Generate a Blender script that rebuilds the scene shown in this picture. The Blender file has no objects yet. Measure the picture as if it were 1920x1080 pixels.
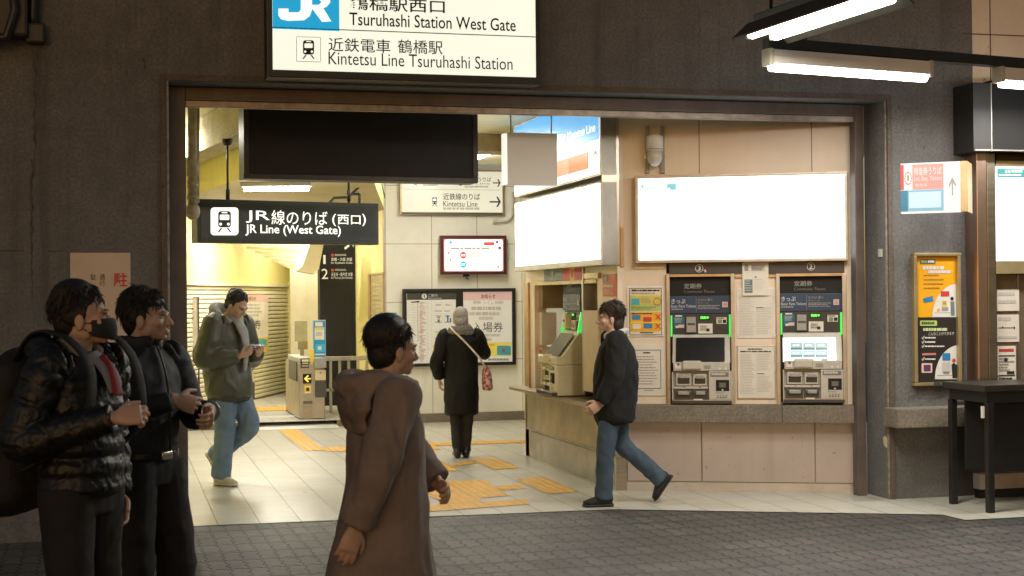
import bpy, bmesh, math, random
from mathutils import Vector, Matrix, noise
R = math.radians
random.seed(7)
S = bpy.context.scene
COL = S.collection

# ---------------------------------------------------------------- camera
FPX, YAW, HOR, ROLL, HC = 2800.0, R(14.7), 558.0, .009, 1.6
_F0 = Vector((math.sin(YAW), math.cos(YAW), 0)); _R0 = Vector((math.cos(YAW), -math.sin(YAW), 0)); _U0 = Vector((0, 0, 1))
_p = math.atan((HOR - 540) / FPX)
CF = math.cos(_p) * _F0 + math.sin(_p) * _U0
_U = -math.sin(_p) * _F0 + math.cos(_p) * _U0
EX = math.cos(ROLL) * _R0 - math.sin(ROLL) * _U
EY = math.sin(ROLL) * _R0 + math.cos(ROLL) * _U
CP = Vector((0, 0, HC))
cam = bpy.data.cameras.new('camera'); cam_o = bpy.data.objects.new('camera', cam); COL.objects.link(cam_o)
cam.sensor_width = 36; cam.lens = FPX / 1920 * 36; cam.clip_end = 300; cam.clip_start = .1
m = Matrix((EX, EY, -CF)).transposed().to_4x4(); m.translation = CP
cam_o.matrix_world = m
S.camera = cam_o
cam.dof.use_dof = True; cam.dof.focus_distance = 13.5; cam.dof.aperture_fstop = 8

# ---------------------------------------------------------------- world and exposure
W = bpy.data.worlds.new('World'); S.world = W; W.use_nodes = True
nt = W.node_tree; bg = nt.nodes['Background']
sky = nt.nodes.new('ShaderNodeTexSky'); sky.sky_type = 'NISHITA'; sky.sun_disc = False
sky.sun_elevation = R(7); sky.sun_rotation = R(200)
mx = nt.nodes.new('ShaderNodeMix'); mx.data_type = 'RGBA'; mx.blend_type = 'MULTIPLY'; mx.inputs[0].default_value = 1
mx.inputs[7].default_value = (1.0, .88, .83, 1)
nt.links.new(sky.outputs[0], mx.inputs[6]); nt.links.new(mx.outputs[2], bg.inputs[0])
SKY_STRENGTH = .068
bg.inputs[1].default_value = SKY_STRENGTH
S.view_settings.view_transform = 'Standard'; S.view_settings.look = 'None'
S.view_settings.exposure = 0; S.view_settings.gamma = 1
S.cycles.max_bounces = 8; S.cycles.diffuse_bounces = 4; S.cycles.caustics_reflective = False; S.cycles.caustics_refractive = False
S.cycles.sample_clamp_indirect = 6
S.cycles.use_denoising = True

HALL_W = 27.0
STREET_W = 46.0    # watts of one lamp outside
WARM = (1.0, .96, .86); NEUT = (1.0, .96, .89)

# ---------------------------------------------------------------- maths helpers
def ray(px, py): return CF + EX * ((px - 960) / FPX) - EY * ((py - 540) / FPX)
def onz(px, py, z=0.0):
    r = ray(px, py); return CP + r * ((z - HC) / r.z)
def at(px, py, Z): return CP + ray(px, py) * Z
class Wall:
    """a vertical plane: u runs along it, d out of it towards the street, z up"""
    def __init__(s, o, deg):
        s.a = R(deg); s.o = Vector((o[0], o[1], 0)); s.U = Vector((math.cos(s.a), math.sin(s.a), 0)); s.N = Vector((math.sin(s.a), -math.cos(s.a), 0))
    def hit(s, px, py, d=0.0):
        r = ray(px, py); t = (s.o + s.N * d - CP).dot(s.N) / r.dot(s.N)
        p = CP + r * t; return (p - s.o).dot(s.U), p.z
    def world(s, u, d, z): return s.o + s.U * u + s.N * d + Vector((0, 0, z))
    def rect(s, x0, y0, x1, y1, d=0.0):
        xm, ym = (x0 + x1) / 2, (y0 + y1) / 2
        return s.hit(x0, ym, d)[0], s.hit(x1, ym, d)[0], s.hit(xm, y1, d)[1], s.hit(xm, y0, d)[1]
GROUND = Wall((0, 0), 0)
FR = {}

# ---------------------------------------------------------------- materials
MATS = {}
class G:
    def __init__(s, mat): s.t = mat.node_tree
    def n(s, t, **k):
        q = s.t.nodes.new(t)
        for a, b in k.items(): setattr(q, a, b)
        return q
    def l(s, a, b): s.t.links.new(a, b)
    def put(s, sock, v):
        if hasattr(v, 'links') or hasattr(v, 'is_linked'): s.l(v, sock)
        else: sock.default_value = v
    def m(s, op, a, b=None, c=None):
        q = s.n('ShaderNodeMath', operation=op); s.put(q.inputs[0], a)
        if b is not None: s.put(q.inputs[1], b)
        if c is not None: s.put(q.inputs[2], c)
        return q.outputs[0]
    def mix(s, f, a, b, bt='MIX'):
        q = s.n('ShaderNodeMix', data_type='RGBA', blend_type=bt); s.put(q.inputs[0], f)
        s.put(q.inputs[6], (*a, 1) if isinstance(a, tuple) and len(a) == 3 else a); s.put(q.inputs[7], (*b, 1) if isinstance(b, tuple) and len(b) == 3 else b)
        return q.outputs[2]
    def noise(s, vec, scale, detail=4, rough=.6):
        q = s.n('ShaderNodeTexNoise'); s.l(vec, q.inputs['Vector']); q.inputs['Scale'].default_value = scale
        q.inputs['Detail'].default_value = detail; q.inputs['Roughness'].default_value = rough; return q.outputs['Fac']
    def map(s, vec, loc=(0, 0, 0), rot=(0, 0, 0), scale=(1, 1, 1)):
        q = s.n('ShaderNodeMapping'); s.l(vec, q.inputs[0]); q.inputs[1].default_value = loc; q.inputs[2].default_value = rot; q.inputs[3].default_value = scale
        return q.outputs[0]
    def ramp(s, f, a, b):
        q = s.n('ShaderNodeMapRange'); q.interpolation_type = 'SMOOTHSTEP'; s.put(q.inputs[0], f); q.inputs[1].default_value = a; q.inputs[2].default_value = b
        return q.outputs[0]
def newmat(name):
    mt = bpy.data.materials.new(name); mt.use_nodes = True; MATS[name] = mt
    return mt, G(mt), mt.node_tree.nodes['Principled BSDF']
def pm(name, col, rough=.5, metal=0, var=.12, vs=6, bump=0, bs=120, dirt=0, emit=None, spec=None, stretch=(1, 1, 1), coat=0):
    if name in MATS: return MATS[name]
    mt, g, b = newmat(name)
    tc = g.n('ShaderNodeTexCoord').outputs['Object']
    v = g.map(tc, scale=stretch)
    c = col
    f = g.noise(v, vs)
    lo = tuple(x * (1 - var) for x in col); hi = tuple(min(1, x * (1 + var)) for x in col)
    c = g.mix(g.ramp(f, .3, .7), lo, hi)
    if dirt:
        d = g.ramp(g.noise(g.map(tc, loc=(3, 1, 7), scale=(2.2, 2.2, .5)), 1.6, 6, .7), .5, .72)
        c = g.mix(g.m('MULTIPLY', d, dirt), c, tuple(x * .45 for x in col))
        sp = g.ramp(g.noise(tc, 34, 2, .5), .69, .74)
        c = g.mix(g.m('MULTIPLY', sp, dirt), c, tuple(x * .3 for x in col))
    g.l(c, b.inputs['Base Color'])
    b.inputs['Metallic'].default_value = metal
    rr = g.m('MULTIPLY_ADD', g.noise(v, vs * 2.3), .25 * rough, rough * .88)
    g.l(rr, b.inputs['Roughness'])
    if spec is not None: b.inputs['Specular IOR Level'].default_value = spec
    if coat: b.inputs['Coat Weight'].default_value = coat
    if bump:
        bn = g.n('ShaderNodeBump'); bn.inputs['Strength'].default_value = bump; bn.inputs['Distance'].default_value = .01
        g.l(g.noise(v, bs, 5, .65), bn.inputs['Height']); g.l(bn.outputs[0], b.inputs['Normal'])
    if emit:
        b.inputs['Emission Color'].default_value = (*emit[0], 1); b.inputs['Emission Strength'].default_value = emit[1]
    return mt
def em(name, col, k=1.0):
    if name in MATS: return MATS[name]
    mt, g, b = newmat(name)
    b.inputs['Base Color'].default_value = (*[x * .6 for x in col], 1); b.inputs['Roughness'].default_value = .25
    tc = g.n('ShaderNodeTexCoord').outputs['Object']
    f = g.ramp(g.noise(tc, 2.2, 2), .2, .8)
    g.l(g.mix(f, tuple(x * .96 for x in col), col), b.inputs['Emission Color'])
    b.inputs['Emission Strength'].default_value = k
    return mt
def stripes(g, x, period, phase, w):
    """1 on a line of half width w repeated every period"""
    f = g.m('FRACT', g.m('DIVIDE', g.m('SUBTRACT', x, phase - period * .5), period))
    d = g.m('MULTIPLY', g.m('ABSOLUTE', g.m('SUBTRACT', f, .5)), period)
    q = g.n('ShaderNodeMapRange'); g.put(q.inputs[0], d); q.inputs[1].default_value = w * .6; q.inputs[2].default_value = w * 1.4; q.inputs[3].default_value = 1; q.inputs[4].default_value = 0
    return q.outputs[0]

# setting materials
def mat_concrete(name, col, stain, streak=.7):
    mt, g, b = newmat(name)
    tc = g.n('ShaderNodeTexCoord').outputs['Object']
    fine = g.noise(tc, 48, 7, .8); mid = g.noise(tc, 5, 5, .6)
    st = g.ramp(g.noise(g.map(tc, scale=(3.2, 3.2, .16)), 1.7, 6, .7), .47, .75)
    wide = g.ramp(g.noise(g.map(tc, loc=(5, 0, 2), scale=(.5, .5, .35)), 1.4, 4), .35, .7)
    c = g.mix(g.ramp(mid, .3, .7), tuple(x * .82 for x in col), tuple(x * 1.14 for x in col))
    c = g.mix(g.m('MULTIPLY', g.ramp(fine, .40, .60), .75), c, tuple(x * .5 for x in col))
    c = g.mix(g.m('MULTIPLY', g.ramp(g.noise(g.map(tc, loc=(2, 7, 5)), 70, 4, .7), .56, .70), .28), c, tuple(min(1, x * 1.7) for x in col))
    c = g.mix(g.m('MULTIPLY', wide, .35), c, stain)
    c = g.mix(g.m('MULTIPLY', st, streak), c, tuple(x * .4 for x in col))
    sp = g.ramp(g.noise(g.map(tc, loc=(9, 4, 1), scale=(1, 1, .4)), 16, 2, .5), .72, .76)
    c = g.mix(g.m('MULTIPLY', sp, .6), c, tuple(x * .25 for x in col))
    g.l(c, b.inputs['Base Color']); b.inputs['Roughness'].default_value = .88
    bn = g.n('ShaderNodeBump'); bn.inputs['Strength'].default_value = .75; bn.inputs['Distance'].default_value = .012
    g.l(g.m('ADD', fine, g.m('MULTIPLY', g.noise(tc, 220, 3), .6)), bn.inputs['Height']); g.l(bn.outputs[0], b.inputs['Normal'])
    return mt
CONC = mat_concrete('rough concrete', (.205, .203, .200), (.138, .135, .138))
CONC2 = mat_concrete('granite', (.27, .235, .185), (.2, .17, .13), .3)
def mat_tile():
    mt, g, b = newmat('hall floor tile')
    tc = g.n('ShaderNodeTexCoord').outputs['Object']
    sx = g.n('ShaderNodeSeparateXYZ'); g.l(tc, sx.inputs[0])
    X, Y = sx.outputs[0], sx.outputs[1]
    a = stripes(g, X, .2955, .068, .0042); r = stripes(g, Y, .2955, .1, .003)
    cell = g.n('ShaderNodeCombineXYZ')
    g.l(g.m('FLOOR', g.m('DIVIDE', g.m('SUBTRACT', X, .068), .2955)), cell.inputs[0]); g.l(g.m('FLOOR', g.m('DIVIDE', g.m('SUBTRACT', Y, .1), .2955)), cell.inputs[1])
    wn = g.n('ShaderNodeTexWhiteNoise'); g.l(cell.outputs[0], wn.inputs[0])
    c = g.mix(wn.outputs[0], (.49, .475, .41), (.57, .555, .485))
    c = g.mix(g.m('MULTIPLY', g.ramp(g.noise(tc, 1.3, 6, .7), .42, .72), .4), c, (.45, .39, .27))
    c = g.mix(g.m('MULTIPLY', g.ramp(g.noise(tc, 40, 3, .6), .66, .74), .3), c, (.33, .28, .2))
    c = g.mix(g.m('MULTIPLY', r, .42), c, (.22, .18, .12)); c = g.mix(g.m('MULTIPLY', a, .85), c, (.14, .11, .075))
    g.l(c, b.inputs['Base Color'])
    g.l(g.m('MULTIPLY_ADD', g.noise(tc, 7, 4), .25, .2), b.inputs['Roughness'])
    bn = g.n('ShaderNodeBump'); bn.inputs['Strength'].default_value = .3; bn.inputs['Distance'].default_value = .003
    g.l(g.m('SUBTRACT', g.m('MULTIPLY', g.noise(tc, 9, 3), .25), g.m('MAXIMUM', a, r)), bn.inputs['Height']); g.l(bn.outputs[0], b.inputs['Normal'])
    return mt
TILE = mat_tile()
def mat_paver():
    mt, g, b = newmat('interlocking pavers')
    tc = g.n('ShaderNodeTexCoord').outputs['Object']
    v = g.map(tc, rot=(0, 0, R(-1.0)))
    sx = g.n('ShaderNodeSeparateXYZ'); g.l(v, sx.inputs[0]); X, Y = sx.outputs[0], sx.outputs[1]
    pw, pl = .110, .30
    def tri(x, per, amp):
        f = g.m('FRACT', g.m('DIVIDE', x, per)); t = g.m('ABSOLUTE', g.m('SUBTRACT', f, .5))
        t = g.m('MINIMUM', g.m('MAXIMUM', g.m('SUBTRACT', g.m('MULTIPLY', t, 4), 1), -.55), .55)
        return g.m('MULTIPLY', t, amp)
    wob = g.m('MULTIPLY', g.m('SUBTRACT', g.noise(tc, 3, 2), .5), .012)
    U = g.m('ADD', g.m('ADD', X, tri(Y, pl / 2.5, .015)), wob); V = g.m('ADD', g.m('ADD', Y, tri(X, pw, .03)), wob)
    a = stripes(g, U, pw, 0, .0075); r = stripes(g, V, pl, 0, .018)
    cell = g.n('ShaderNodeCombineXYZ'); g.l(g.m('FLOOR', g.m('DIVIDE', U, pw)), cell.inputs[0]); g.l(g.m('FLOOR', g.m('DIVIDE', V, pl)), cell.inputs[1])
    wn = g.n('ShaderNodeTexWhiteNoise'); g.l(cell.outputs[0], wn.inputs[0])
    cr = g.n('ShaderNodeValToRGB'); g.l(wn.outputs[0], cr.inputs[0])
    e = cr.color_ramp.elements; e[0].color = (.070, .060, .054, 1); e[1].color = (.096, .089, .080, 1)
    for p_, c_ in ((.25, (.082, .068, .064)), (.5, (.058, .066, .062)), (.75, (.098, .080, .077))):
        q = e.new(p_); q.color = (*c_, 1)
    c = g.mix(g.m('MULTIPLY', g.ramp(g.noise(tc, .8, 6, .7), .40, .62), .75), cr.outputs[0], (.040, .036, .032))
    c = g.mix(g.m('MULTIPLY', g.ramp(g.noise(tc, 130, 3), .45, .65), .35), c, (.06, .053, .047))
    sp = g.ramp(g.noise(tc, 21, 2, .4), .76, .79); c = g.mix(g.m('MULTIPLY', sp, .5), c, (.4, .37, .33))
    J = g.m('MAXIMUM', a, r)
    jv = g.m('MULTIPLY_ADD', g.ramp(g.noise(tc, 2.1, 3), .25, .6), .4, .36)
    c = g.mix(g.m('MULTIPLY', J, jv), c, (.006, .0055, .005))
    g.l(c, b.inputs['Base Color'])
    g.l(g.m('MULTIPLY_ADD', g.noise(tc, 2.5, 4), .35, .38), b.inputs['Roughness'])
    bn = g.n('ShaderNodeBump'); bn.inputs['Strength'].default_value = .7; bn.inputs['Distance'].default_value = .006
    g.l(g.m('SUBTRACT', g.m('ADD', g.m('MULTIPLY', g.noise(tc, 150, 4), .5), g.m('MULTIPLY', wn.outputs[0], .3)), J), bn.inputs['Height']); g.l(bn.outputs[0], b.inputs['Normal'])
    return mt
PAVER = mat_paver()
def mat_tactile():
    mt, g, b = newmat('tactile paving')
    tc = g.n('ShaderNodeTexCoord').outputs['Object']
    sx = g.n('ShaderNodeSeparateXYZ'); g.l(tc, sx.inputs[0]); X, Y = sx.outputs[0], sx.outputs[1]
    bars = g.m('MULTIPLY', stripes(g, X, .0739, .03, .013), g.m('SUBTRACT', 1, stripes(g, Y, .2955, .1, .02)))
    seam = g.m('MAXIMUM', stripes(g, X, .2955, .068, .003), stripes(g, Y, .2955, .1, .003))
    c = g.mix(g.ramp(g.noise(tc, 9, 5, .7), .3, .7), (.66, .33, .025), (.78, .43, .045))
    c = g.mix(g.m('MULTIPLY', bars, .3), c, (.84, .50, .08))
    c = g.mix(g.m('MULTIPLY', g.ramp(g.noise(tc, 30, 4), .5, .7), .45), c, (.36, .19, .04))
    c = g.mix(g.m('MULTIPLY', seam, .7), c, (.2, .12, .04))
    g.l(c, b.inputs['Base Color']); b.inputs['Roughness'].default_value = .5
    bn = g.n('ShaderNodeBump'); bn.inputs['Strength'].default_value = .8; bn.inputs['Distance'].default_value = .006
    g.l(bars, bn.inputs['Height']); g.l(bn.outputs[0], b.inputs['Normal'])
    return mt
TACT = mat_tactile()
YWALL = pm('yellow plaster', (.88, .79, .33), .55, var=.06, vs=2, bump=.15, bs=60, dirt=.15)
CREAM = pm('cream wall', (.84, .76, .50), .45, var=.05, vs=2, bump=.08, bs=40, dirt=.18)
def mat_panelwall(name, col, pu, phu, pz, phz, w=.004, gl=.35):
    mt, g, b = newmat(name)
    tc = g.n('ShaderNodeTexCoord').outputs['Object']
    sx = g.n('ShaderNodeSeparateXYZ'); g.l(tc, sx.inputs[0])
    J = g.m('MAXIMUM', stripes(g, sx.outputs[0], pu, phu, w), stripes(g, sx.outputs[2], pz, phz, w))
    c = g.mix(g.ramp(g.noise(tc, 1.7, 5), .3, .7), tuple(x * .93 for x in col), tuple(x * 1.05 for x in col))
    st = g.ramp(g.noise(g.map(tc, scale=(4, 4, .3)), 1.5, 5, .7), .55, .8); c = g.mix(g.m('MULTIPLY', st, .35), c, tuple(x * .5 for x in col))
    sp = g.ramp(g.noise(tc, 26, 2, .5), .72, .75); c = g.mix(g.m('MULTIPLY', sp, .6), c, tuple(x * .25 for x in col))
    c = g.mix(g.m('MULTIPLY', J, .8), c, tuple(x * .2 for x in col))
    g.l(c, b.inputs['Base Color']); b.inputs['Roughness'].default_value = gl
    bn = g.n('ShaderNodeBump'); bn.inputs['Strength'].default_value = .4; bn.inputs['Distance'].default_value = .004
    g.l(g.m('SUBTRACT', g.m('MULTIPLY', g.noise(tc, 14, 3), .25), J), bn.inputs['Height']); g.l(bn.outputs[0], b.inputs['Normal'])
    return mt
WTILE = mat_panelwall('cream panel wall', (.82, .81, .73), .6, 3.28, .75, .05)
STEEL = pm('brushed steel', (.46, .40, .32), .32, 1, var=.12, vs=3, bump=.06, bs=90, stretch=(1, 1, 14))
STEEL2 = pm('satin steel', (.44, .42, .385), .42, 1, var=.15, vs=4, bump=.05, bs=60, dirt=.3)
BROWNF = pm('brown painted frame', (.115, .090, .080), .45, var=.18, vs=5, bump=.12, bs=50, dirt=.5)
BLACKP = pm('black paint', (.018, .017, .016), .42, var=.2, vs=8, bump=.05, bs=80)
BLACKM = pm('matt black panel', (.016, .0155, .016), .55, var=.15, vs=3, bump=.03, spec=.25)
WHITEP = pm('white paint', (.72, .71, .68), .45, var=.05, vs=5)
GREYP = pm('grey plastic', (.33, .32, .29), .42, var=.08, vs=12)
LGREY = pm('light grey plastic', (.50, .48, .42), .4, var=.06, vs=12, dirt=.12)
DGREY = pm('dark grey plastic', (.07, .068, .065), .4, var=.12, vs=10)
INK = pm('black ink', (.02, .02, .02), .6, var=.05)
GINK = pm('grey ink', (.30, .29, .27), .6, var=.05)
LINK = pm('light ink', (.55, .53, .5), .6, var=.05)
PAPER = pm('paper', (.74, .70, .62), .6, var=.04, vs=3)
PINKP = pm('pink paper', (.80, .52, .48), .6, var=.04)
REDI = pm('red ink', (.55, .05, .045), .5, var=.08)
BLUEI = pm('blue ink', (.03, .22, .45), .5, var=.08)
CYANI = pm('cyan ink', (.05, .42, .55), .5, var=.08)
YELI = pm('yellow ink', (.85, .62, .08), .5, var=.06)
ORGI = pm('orange ink', (.85, .42, .03), .5, var=.06)
GRNI = pm('green ink', (.45, .55, .16), .5, var=.08)
NAVY = pm('navy panel', (.012, .045, .10), .4, var=.1)
TANP = pm('tan frame', (.50, .34, .18), .4, .35, var=.12, vs=6, dirt=.2)
GOLDF = pm('brass anodised frame', (.50, .40, .22), .38, .6, var=.1, dirt=.2)

# ---------------------------------------------------------------- text cache
TXT = {}
def text_geo(s, bold):
    k = (s, bold)
    if k in TXT: return TXT[k]
    cu = bpy.data.curves.new('lettering', 'FONT'); cu.body = s; cu.offset = bold; cu.resolution_u = 3
    o = bpy.data.objects.new('lettering', cu); COL.objects.link(o)
    dg = bpy.context.evaluated_depsgraph_get(); dg.update()
    me = bpy.data.meshes.new_from_object(o.evaluated_get(dg))
    vs = [v.co.copy() for v in me.vertices]; fs = [tuple(p.vertices) for p in me.polygons]
    bpy.data.objects.remove(o); bpy.data.curves.remove(cu); bpy.data.meshes.remove(me)
    x0 = min(v.x for v in vs); x1 = max(v.x for v in vs); y0 = min(v.y for v in vs); y1 = max(v.y for v in vs)
    TXT[k] = ([((v.x - x0) / (x1 - x0 or 1), (v.y - y0) / (y1 - y0 or 1)) for v in vs], fs)
    return TXT[k]

# ---------------------------------------------------------------- objects
def tag(o, label=None, cat=None, group=None, kind=None):
    if label: o['label'] = label
    if cat: o['category'] = cat
    if group: o['group'] = group
    if kind: o['kind'] = kind
def thing(name, label, cat, wall=GROUND, u=0., d=0., z=0., group=None):
    o = bpy.data.objects.new(name, None); COL.objects.link(o)
    o.location = wall.world(u, d, z); o.rotation_euler = (0, 0, wall.a); o.empty_display_size = .1
    tag(o, label, cat, group); FR[o.name] = (wall, u, d, z)
    return o
class MB:
    def __init__(s, ref=None, wall=None):
        s.w, s.u, s.d, s.z = FR[ref.name] if ref is not None else (wall or GROUND, 0., 0., 0.)
        s.ref = ref; s.bm = bmesh.new(); s.mats = []
    def mi(s, mat):
        if mat not in s.mats: s.mats.append(mat)
        return s.mats.index(mat)
    def loc(s, u, d, z): return Vector((u - s.u, -(d - s.d), z - s.z))
    def W(s, p):
        """world point into local"""
        q = p - s.w.o; return s.loc(q.dot(s.w.U), q.dot(s.w.N), p.z)
    def face(s, pts, mat, smooth=False):
        f = s.bm.faces.new([s.bm.verts.new(p) for p in pts]); f.material_index = s.mi(mat); f.smooth = smooth; return f
    def hexa(s, a, b, mat, bev=0):
        """a: back 4, b: front 4 (same order)"""
        va = [s.bm.verts.new(p) for p in a]; vb = [s.bm.verts.new(p) for p in b]
        fs = [s.bm.faces.new(vb), s.bm.faces.new(va[::-1])]
        for i in range(4): fs.append(s.bm.faces.new((va[i], va[(i + 1) % 4], vb[(i + 1) % 4], vb[i])))
        k = s.mi(mat)
        for f in fs: f.material_index = k
        if bev:
            r = bmesh.ops.bevel(s.bm, geom=list({e for f in fs for e in f.edges}), offset=bev, segments=2, affect='EDGES', profile=.6)
            for f in r['faces']: f.material_index = k
    def box(s, u0, u1, d0, d1, z0, z1, mat, bev=0):
        q = lambda d: [s.loc(u0, d, z0), s.loc(u1, d, z0), s.loc(u1, d, z1), s.loc(u0, d, z1)]
        s.hexa(q(d0), q(d1), mat, bev)
    def px(s, x0, y0, x1, y1, d0, d1, mat, bev=0):
        a = s.w.rect(x0, y0, x1, y1, d1); s.box(a[0], a[1], d0, d1, a[2], a[3], mat, bev)
    def slab(s, x0, y0, x1, y1, dt, db, dback, mat, bev=0):
        a = s.w.rect(x0, y0, x1, y1, (dt + db) / 2)
        f = [s.loc(a[0], db, a[2]), s.loc(a[1], db, a[2]), s.loc(a[1], dt, a[3]), s.loc(a[0], dt, a[3])]
        b = [s.loc(a[0], dback, a[2]), s.loc(a[1], dback, a[2]), s.loc(a[1], dback, a[3]), s.loc(a[0], dback, a[3])]
        s.hexa(b, f, mat, bev)
    def rc(s, x0, y0, x1, y1, d, mat):
        dt, db = d if isinstance(d, tuple) else (d, d)
        a = s.w.rect(x0, y0, x1, y1, (dt + db) / 2)
        s.face([s.loc(a[0], db, a[2]), s.loc(a[1], db, a[2]), s.loc(a[1], dt, a[3]), s.loc(a[0], dt, a[3])], mat)
    def pol(s, pts, d, mat):
        q = [s.w.hit(x, y, d) for x, y in pts]; s.face([s.loc(u, d, z) for u, z in q], mat)
    def prism(s, pts, d0, d1, mat, px=True, bev=0):
        q = [s.w.hit(x, y, d1) for x, y in pts] if px else pts
        a = [s.bm.verts.new(s.loc(u, d0, z)) for u, z in q]; b = [s.bm.verts.new(s.loc(u, d1, z)) for u, z in q]
        n = len(q); fs = [s.bm.faces.new(b), s.bm.faces.new(a[::-1])]
        for i in range(n): fs.append(s.bm.faces.new((a[i], a[(i + 1) % n], b[(i + 1) % n], b[i])))
        for f in fs: f.material_index = s.mi(mat)
        if bev:
            r = bmesh.ops.bevel(s.bm, geom=list(fs[0].edges), offset=bev, segments=2, affect='EDGES')
            for f in r['faces']: f.material_index = s.mi(mat)
    def ell(s, cx, cy, rx, ry, d, mat, n=20):
        s.pol([(cx + rx * math.cos(2 * math.pi * i / n), cy + ry * math.sin(2 * math.pi * i / n)) for i in range(n)], d, mat)
    def ring(s, cx, cy, rx, ry, t, d, mat, n=24):
        for i in range(n):
            a, b = 2 * math.pi * i / n, 2 * math.pi * (i + 1) / n
            s.pol([(cx + (rx - t) * math.cos(a), cy + (ry - t) * math.sin(a)), (cx + rx * math.cos(a), cy + ry * math.sin(a)), (cx + rx * math.cos(b), cy + ry * math.sin(b)), (cx + (rx - t) * math.cos(b), cy + (ry - t) * math.sin(b))], d, mat)
    def rr(s, x0, y0, x1, y1, r, d, mat, n=4):
        p = []
        for cx, cy, a0 in ((x1 - r, y1 - r, 0), (x0 + r, y1 - r, 90), (x0 + r, y0 + r, 180), (x1 - r, y0 + r, 270)):
            for i in range(n + 1):
                a = R(a0 + 90 * i / n); p.append((cx + r * math.cos(a), cy + r * math.sin(a)))
        s.pol(p, d, mat)
    def frame(s, x0, y0, x1, y1, t, d0, d1, mat, bev=0):
        s.px(x0, y0, x1, y0 + t, d0, d1, mat, bev); s.px(x0, y1 - t, x1, y1, d0, d1, mat, bev)
        s.px(x0, y0 + t, x0 + t, y1 - t, d0, d1 - .001, mat, bev); s.px(x1 - t, y0 + t, x1, y1 - t, d0, d1 - .001, mat, bev)
    def tx(s, t, x0, y0, x1, y1, d, mat, bold=.0, skew=0):
        dt, db = d if isinstance(d, tuple) else (d, d)
        a = s.w.rect(x0, y0, x1, y1, (dt + db) / 2); vs, fs = text_geo(t, bold); k = s.mi(mat)
        V = [s.bm.verts.new(s.loc(a[0] + (a[1] - a[0]) * x, db + (dt - db) * y, a[2] + (a[3] - a[2]) * y)) for x, y in vs]
        for f in fs:
            try: q = s.bm.faces.new([V[i] for i in f]); q.material_index = k
            except ValueError: pass
    def lines(s, x0, y0, x1, y1, n, d, mat, fill=.5, full=.9, seed=1):
        rg = random.Random(seed); h = (y1 - y0) / n
        for i in range(n):
            y = y0 + h * i; x = x0; end = x0 + (x1 - x0) * rg.uniform(full - .3, 1.0)
            while x < end:
                w = rg.uniform(.05, .2) * (x1 - x0)
                s.rc(x, y, min(x + w, end), y + h * fill, d, mat); x += w + (x1 - x0) * .02
    def tube(s, pts, r, mat, n=10, caps=True):
        P = [Vector(p) for p in pts]; rs = r if isinstance(r, (list, tuple)) else [r] * len(P); k = s.mi(mat); rings = []
        for i, p in enumerate(P):
            t = (P[min(i + 1, len(P) - 1)] - P[max(i - 1, 0)]).normalized()
            a = t.orthogonal().normalized() if i == 0 else (a - t * a.dot(t)).normalized()
            b = t.cross(a)
            rings.append([s.bm.verts.new(p + (a * math.cos(2 * math.pi * j / n) + b * math.sin(2 * math.pi * j / n)) * rs[i]) for j in range(n)])
        for A, B in zip(rings, rings[1:]):
            for j in range(n):
                f = s.bm.faces.new((A[j], A[(j + 1) % n], B[(j + 1) % n], B[j])); f.material_index = k; f.smooth = True
        if caps:
            for q in (rings[0][::-1], rings[-1]): s.bm.faces.new(q).material_index = k
    def lathe(s, c, prof, mat, axis=(0, 0, 1), n=20):
        s.tube([Vector(c) + Vector(axis) * h for r, h in prof], [max(r, .0005) for r, h in prof], mat, n)
    def build(s, name, parent=None, recalc=True):
        if recalc: bmesh.ops.recalc_face_normals(s.bm, faces=[f for f in s.bm.faces])
        me = bpy.data.meshes.new(name); s.bm.to_mesh(me); s.bm.free()
        for mt in s.mats: me.materials.append(mt)
        o = bpy.data.objects.new(name, me); COL.objects.link(o)
        if parent is not None: o.parent = parent
        elif s.ref is None: o.matrix_world = Matrix.Translation(s.w.o) @ Matrix.Rotation(s.w.a, 4, 'Z')
        return o
def struct(name, mb, label=None):
    o = mb.build(name); o['kind'] = 'structure'
    if label: o['label'] = label
    return o
def whole(name, mb, label, cat, group=None):
    o = mb.build(name); tag(o, label, cat, group); return o
def copy_tree(o, parent=None):
    c = o.copy(); COL.objects.link(c)
    if parent is not None: c.parent = parent
    for ch in [q for q in COL.objects if q.parent is o]: copy_tree(ch, c)
    return c
def lamp(parent, loc, sx, sy, watts, col, rot=(0, 0, 0)):
    l = bpy.data.lights.new('tube_light', 'AREA'); l.shape = 'RECTANGLE'; l.size = sx; l.size_y = sy; l.energy = watts; l.color = col
    o = bpy.data.objects.new('tube_light', l); COL.objects.link(o); o.location = loc; o.rotation_euler = rot; o.parent = parent; return o

# ---------------------------------------------------------------- planes of the place
F = Wall((0, 10.5), 0)            # the street front
T = Wall((4.249, 11.60), -24.1)   # ticket wall with the two machines
B = Wall((3.97, 11.70), -90)      # side of the ticket office
BK = Wall((0, 18.85), 0)          # rear wall of the hall
CEIL = 3.32
# ================================================================ ground
def sheet(name, pts, z, mat):
    b = MB(); b.face([Vector((p[0], p[1], z)) for p in pts], mat); return struct(name, b)
sheet('street_paving', [(-45, -30), (45, -30), (45, 45), (-45, 45)], 0, PAVER)
e0, e1, e2, e3 = onz(300, 988), onz(1150, 956), onz(1767, 966), onz(1810, 976)
sheet('hall_floor', [(-.8, e0.y), (e1.x, e1.y), (e2.x, e2.y), (e3.x, e3.y), (9, e3.y - .05), (9, 18.85), (3.27, 18.85), (3.27, 18.72), (-.8, 18.72)], .005, TILE)
def floorquad(b, pts, z):
    b.face([Vector((p.x, p.y, z)) for p in pts], TACT)
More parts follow.
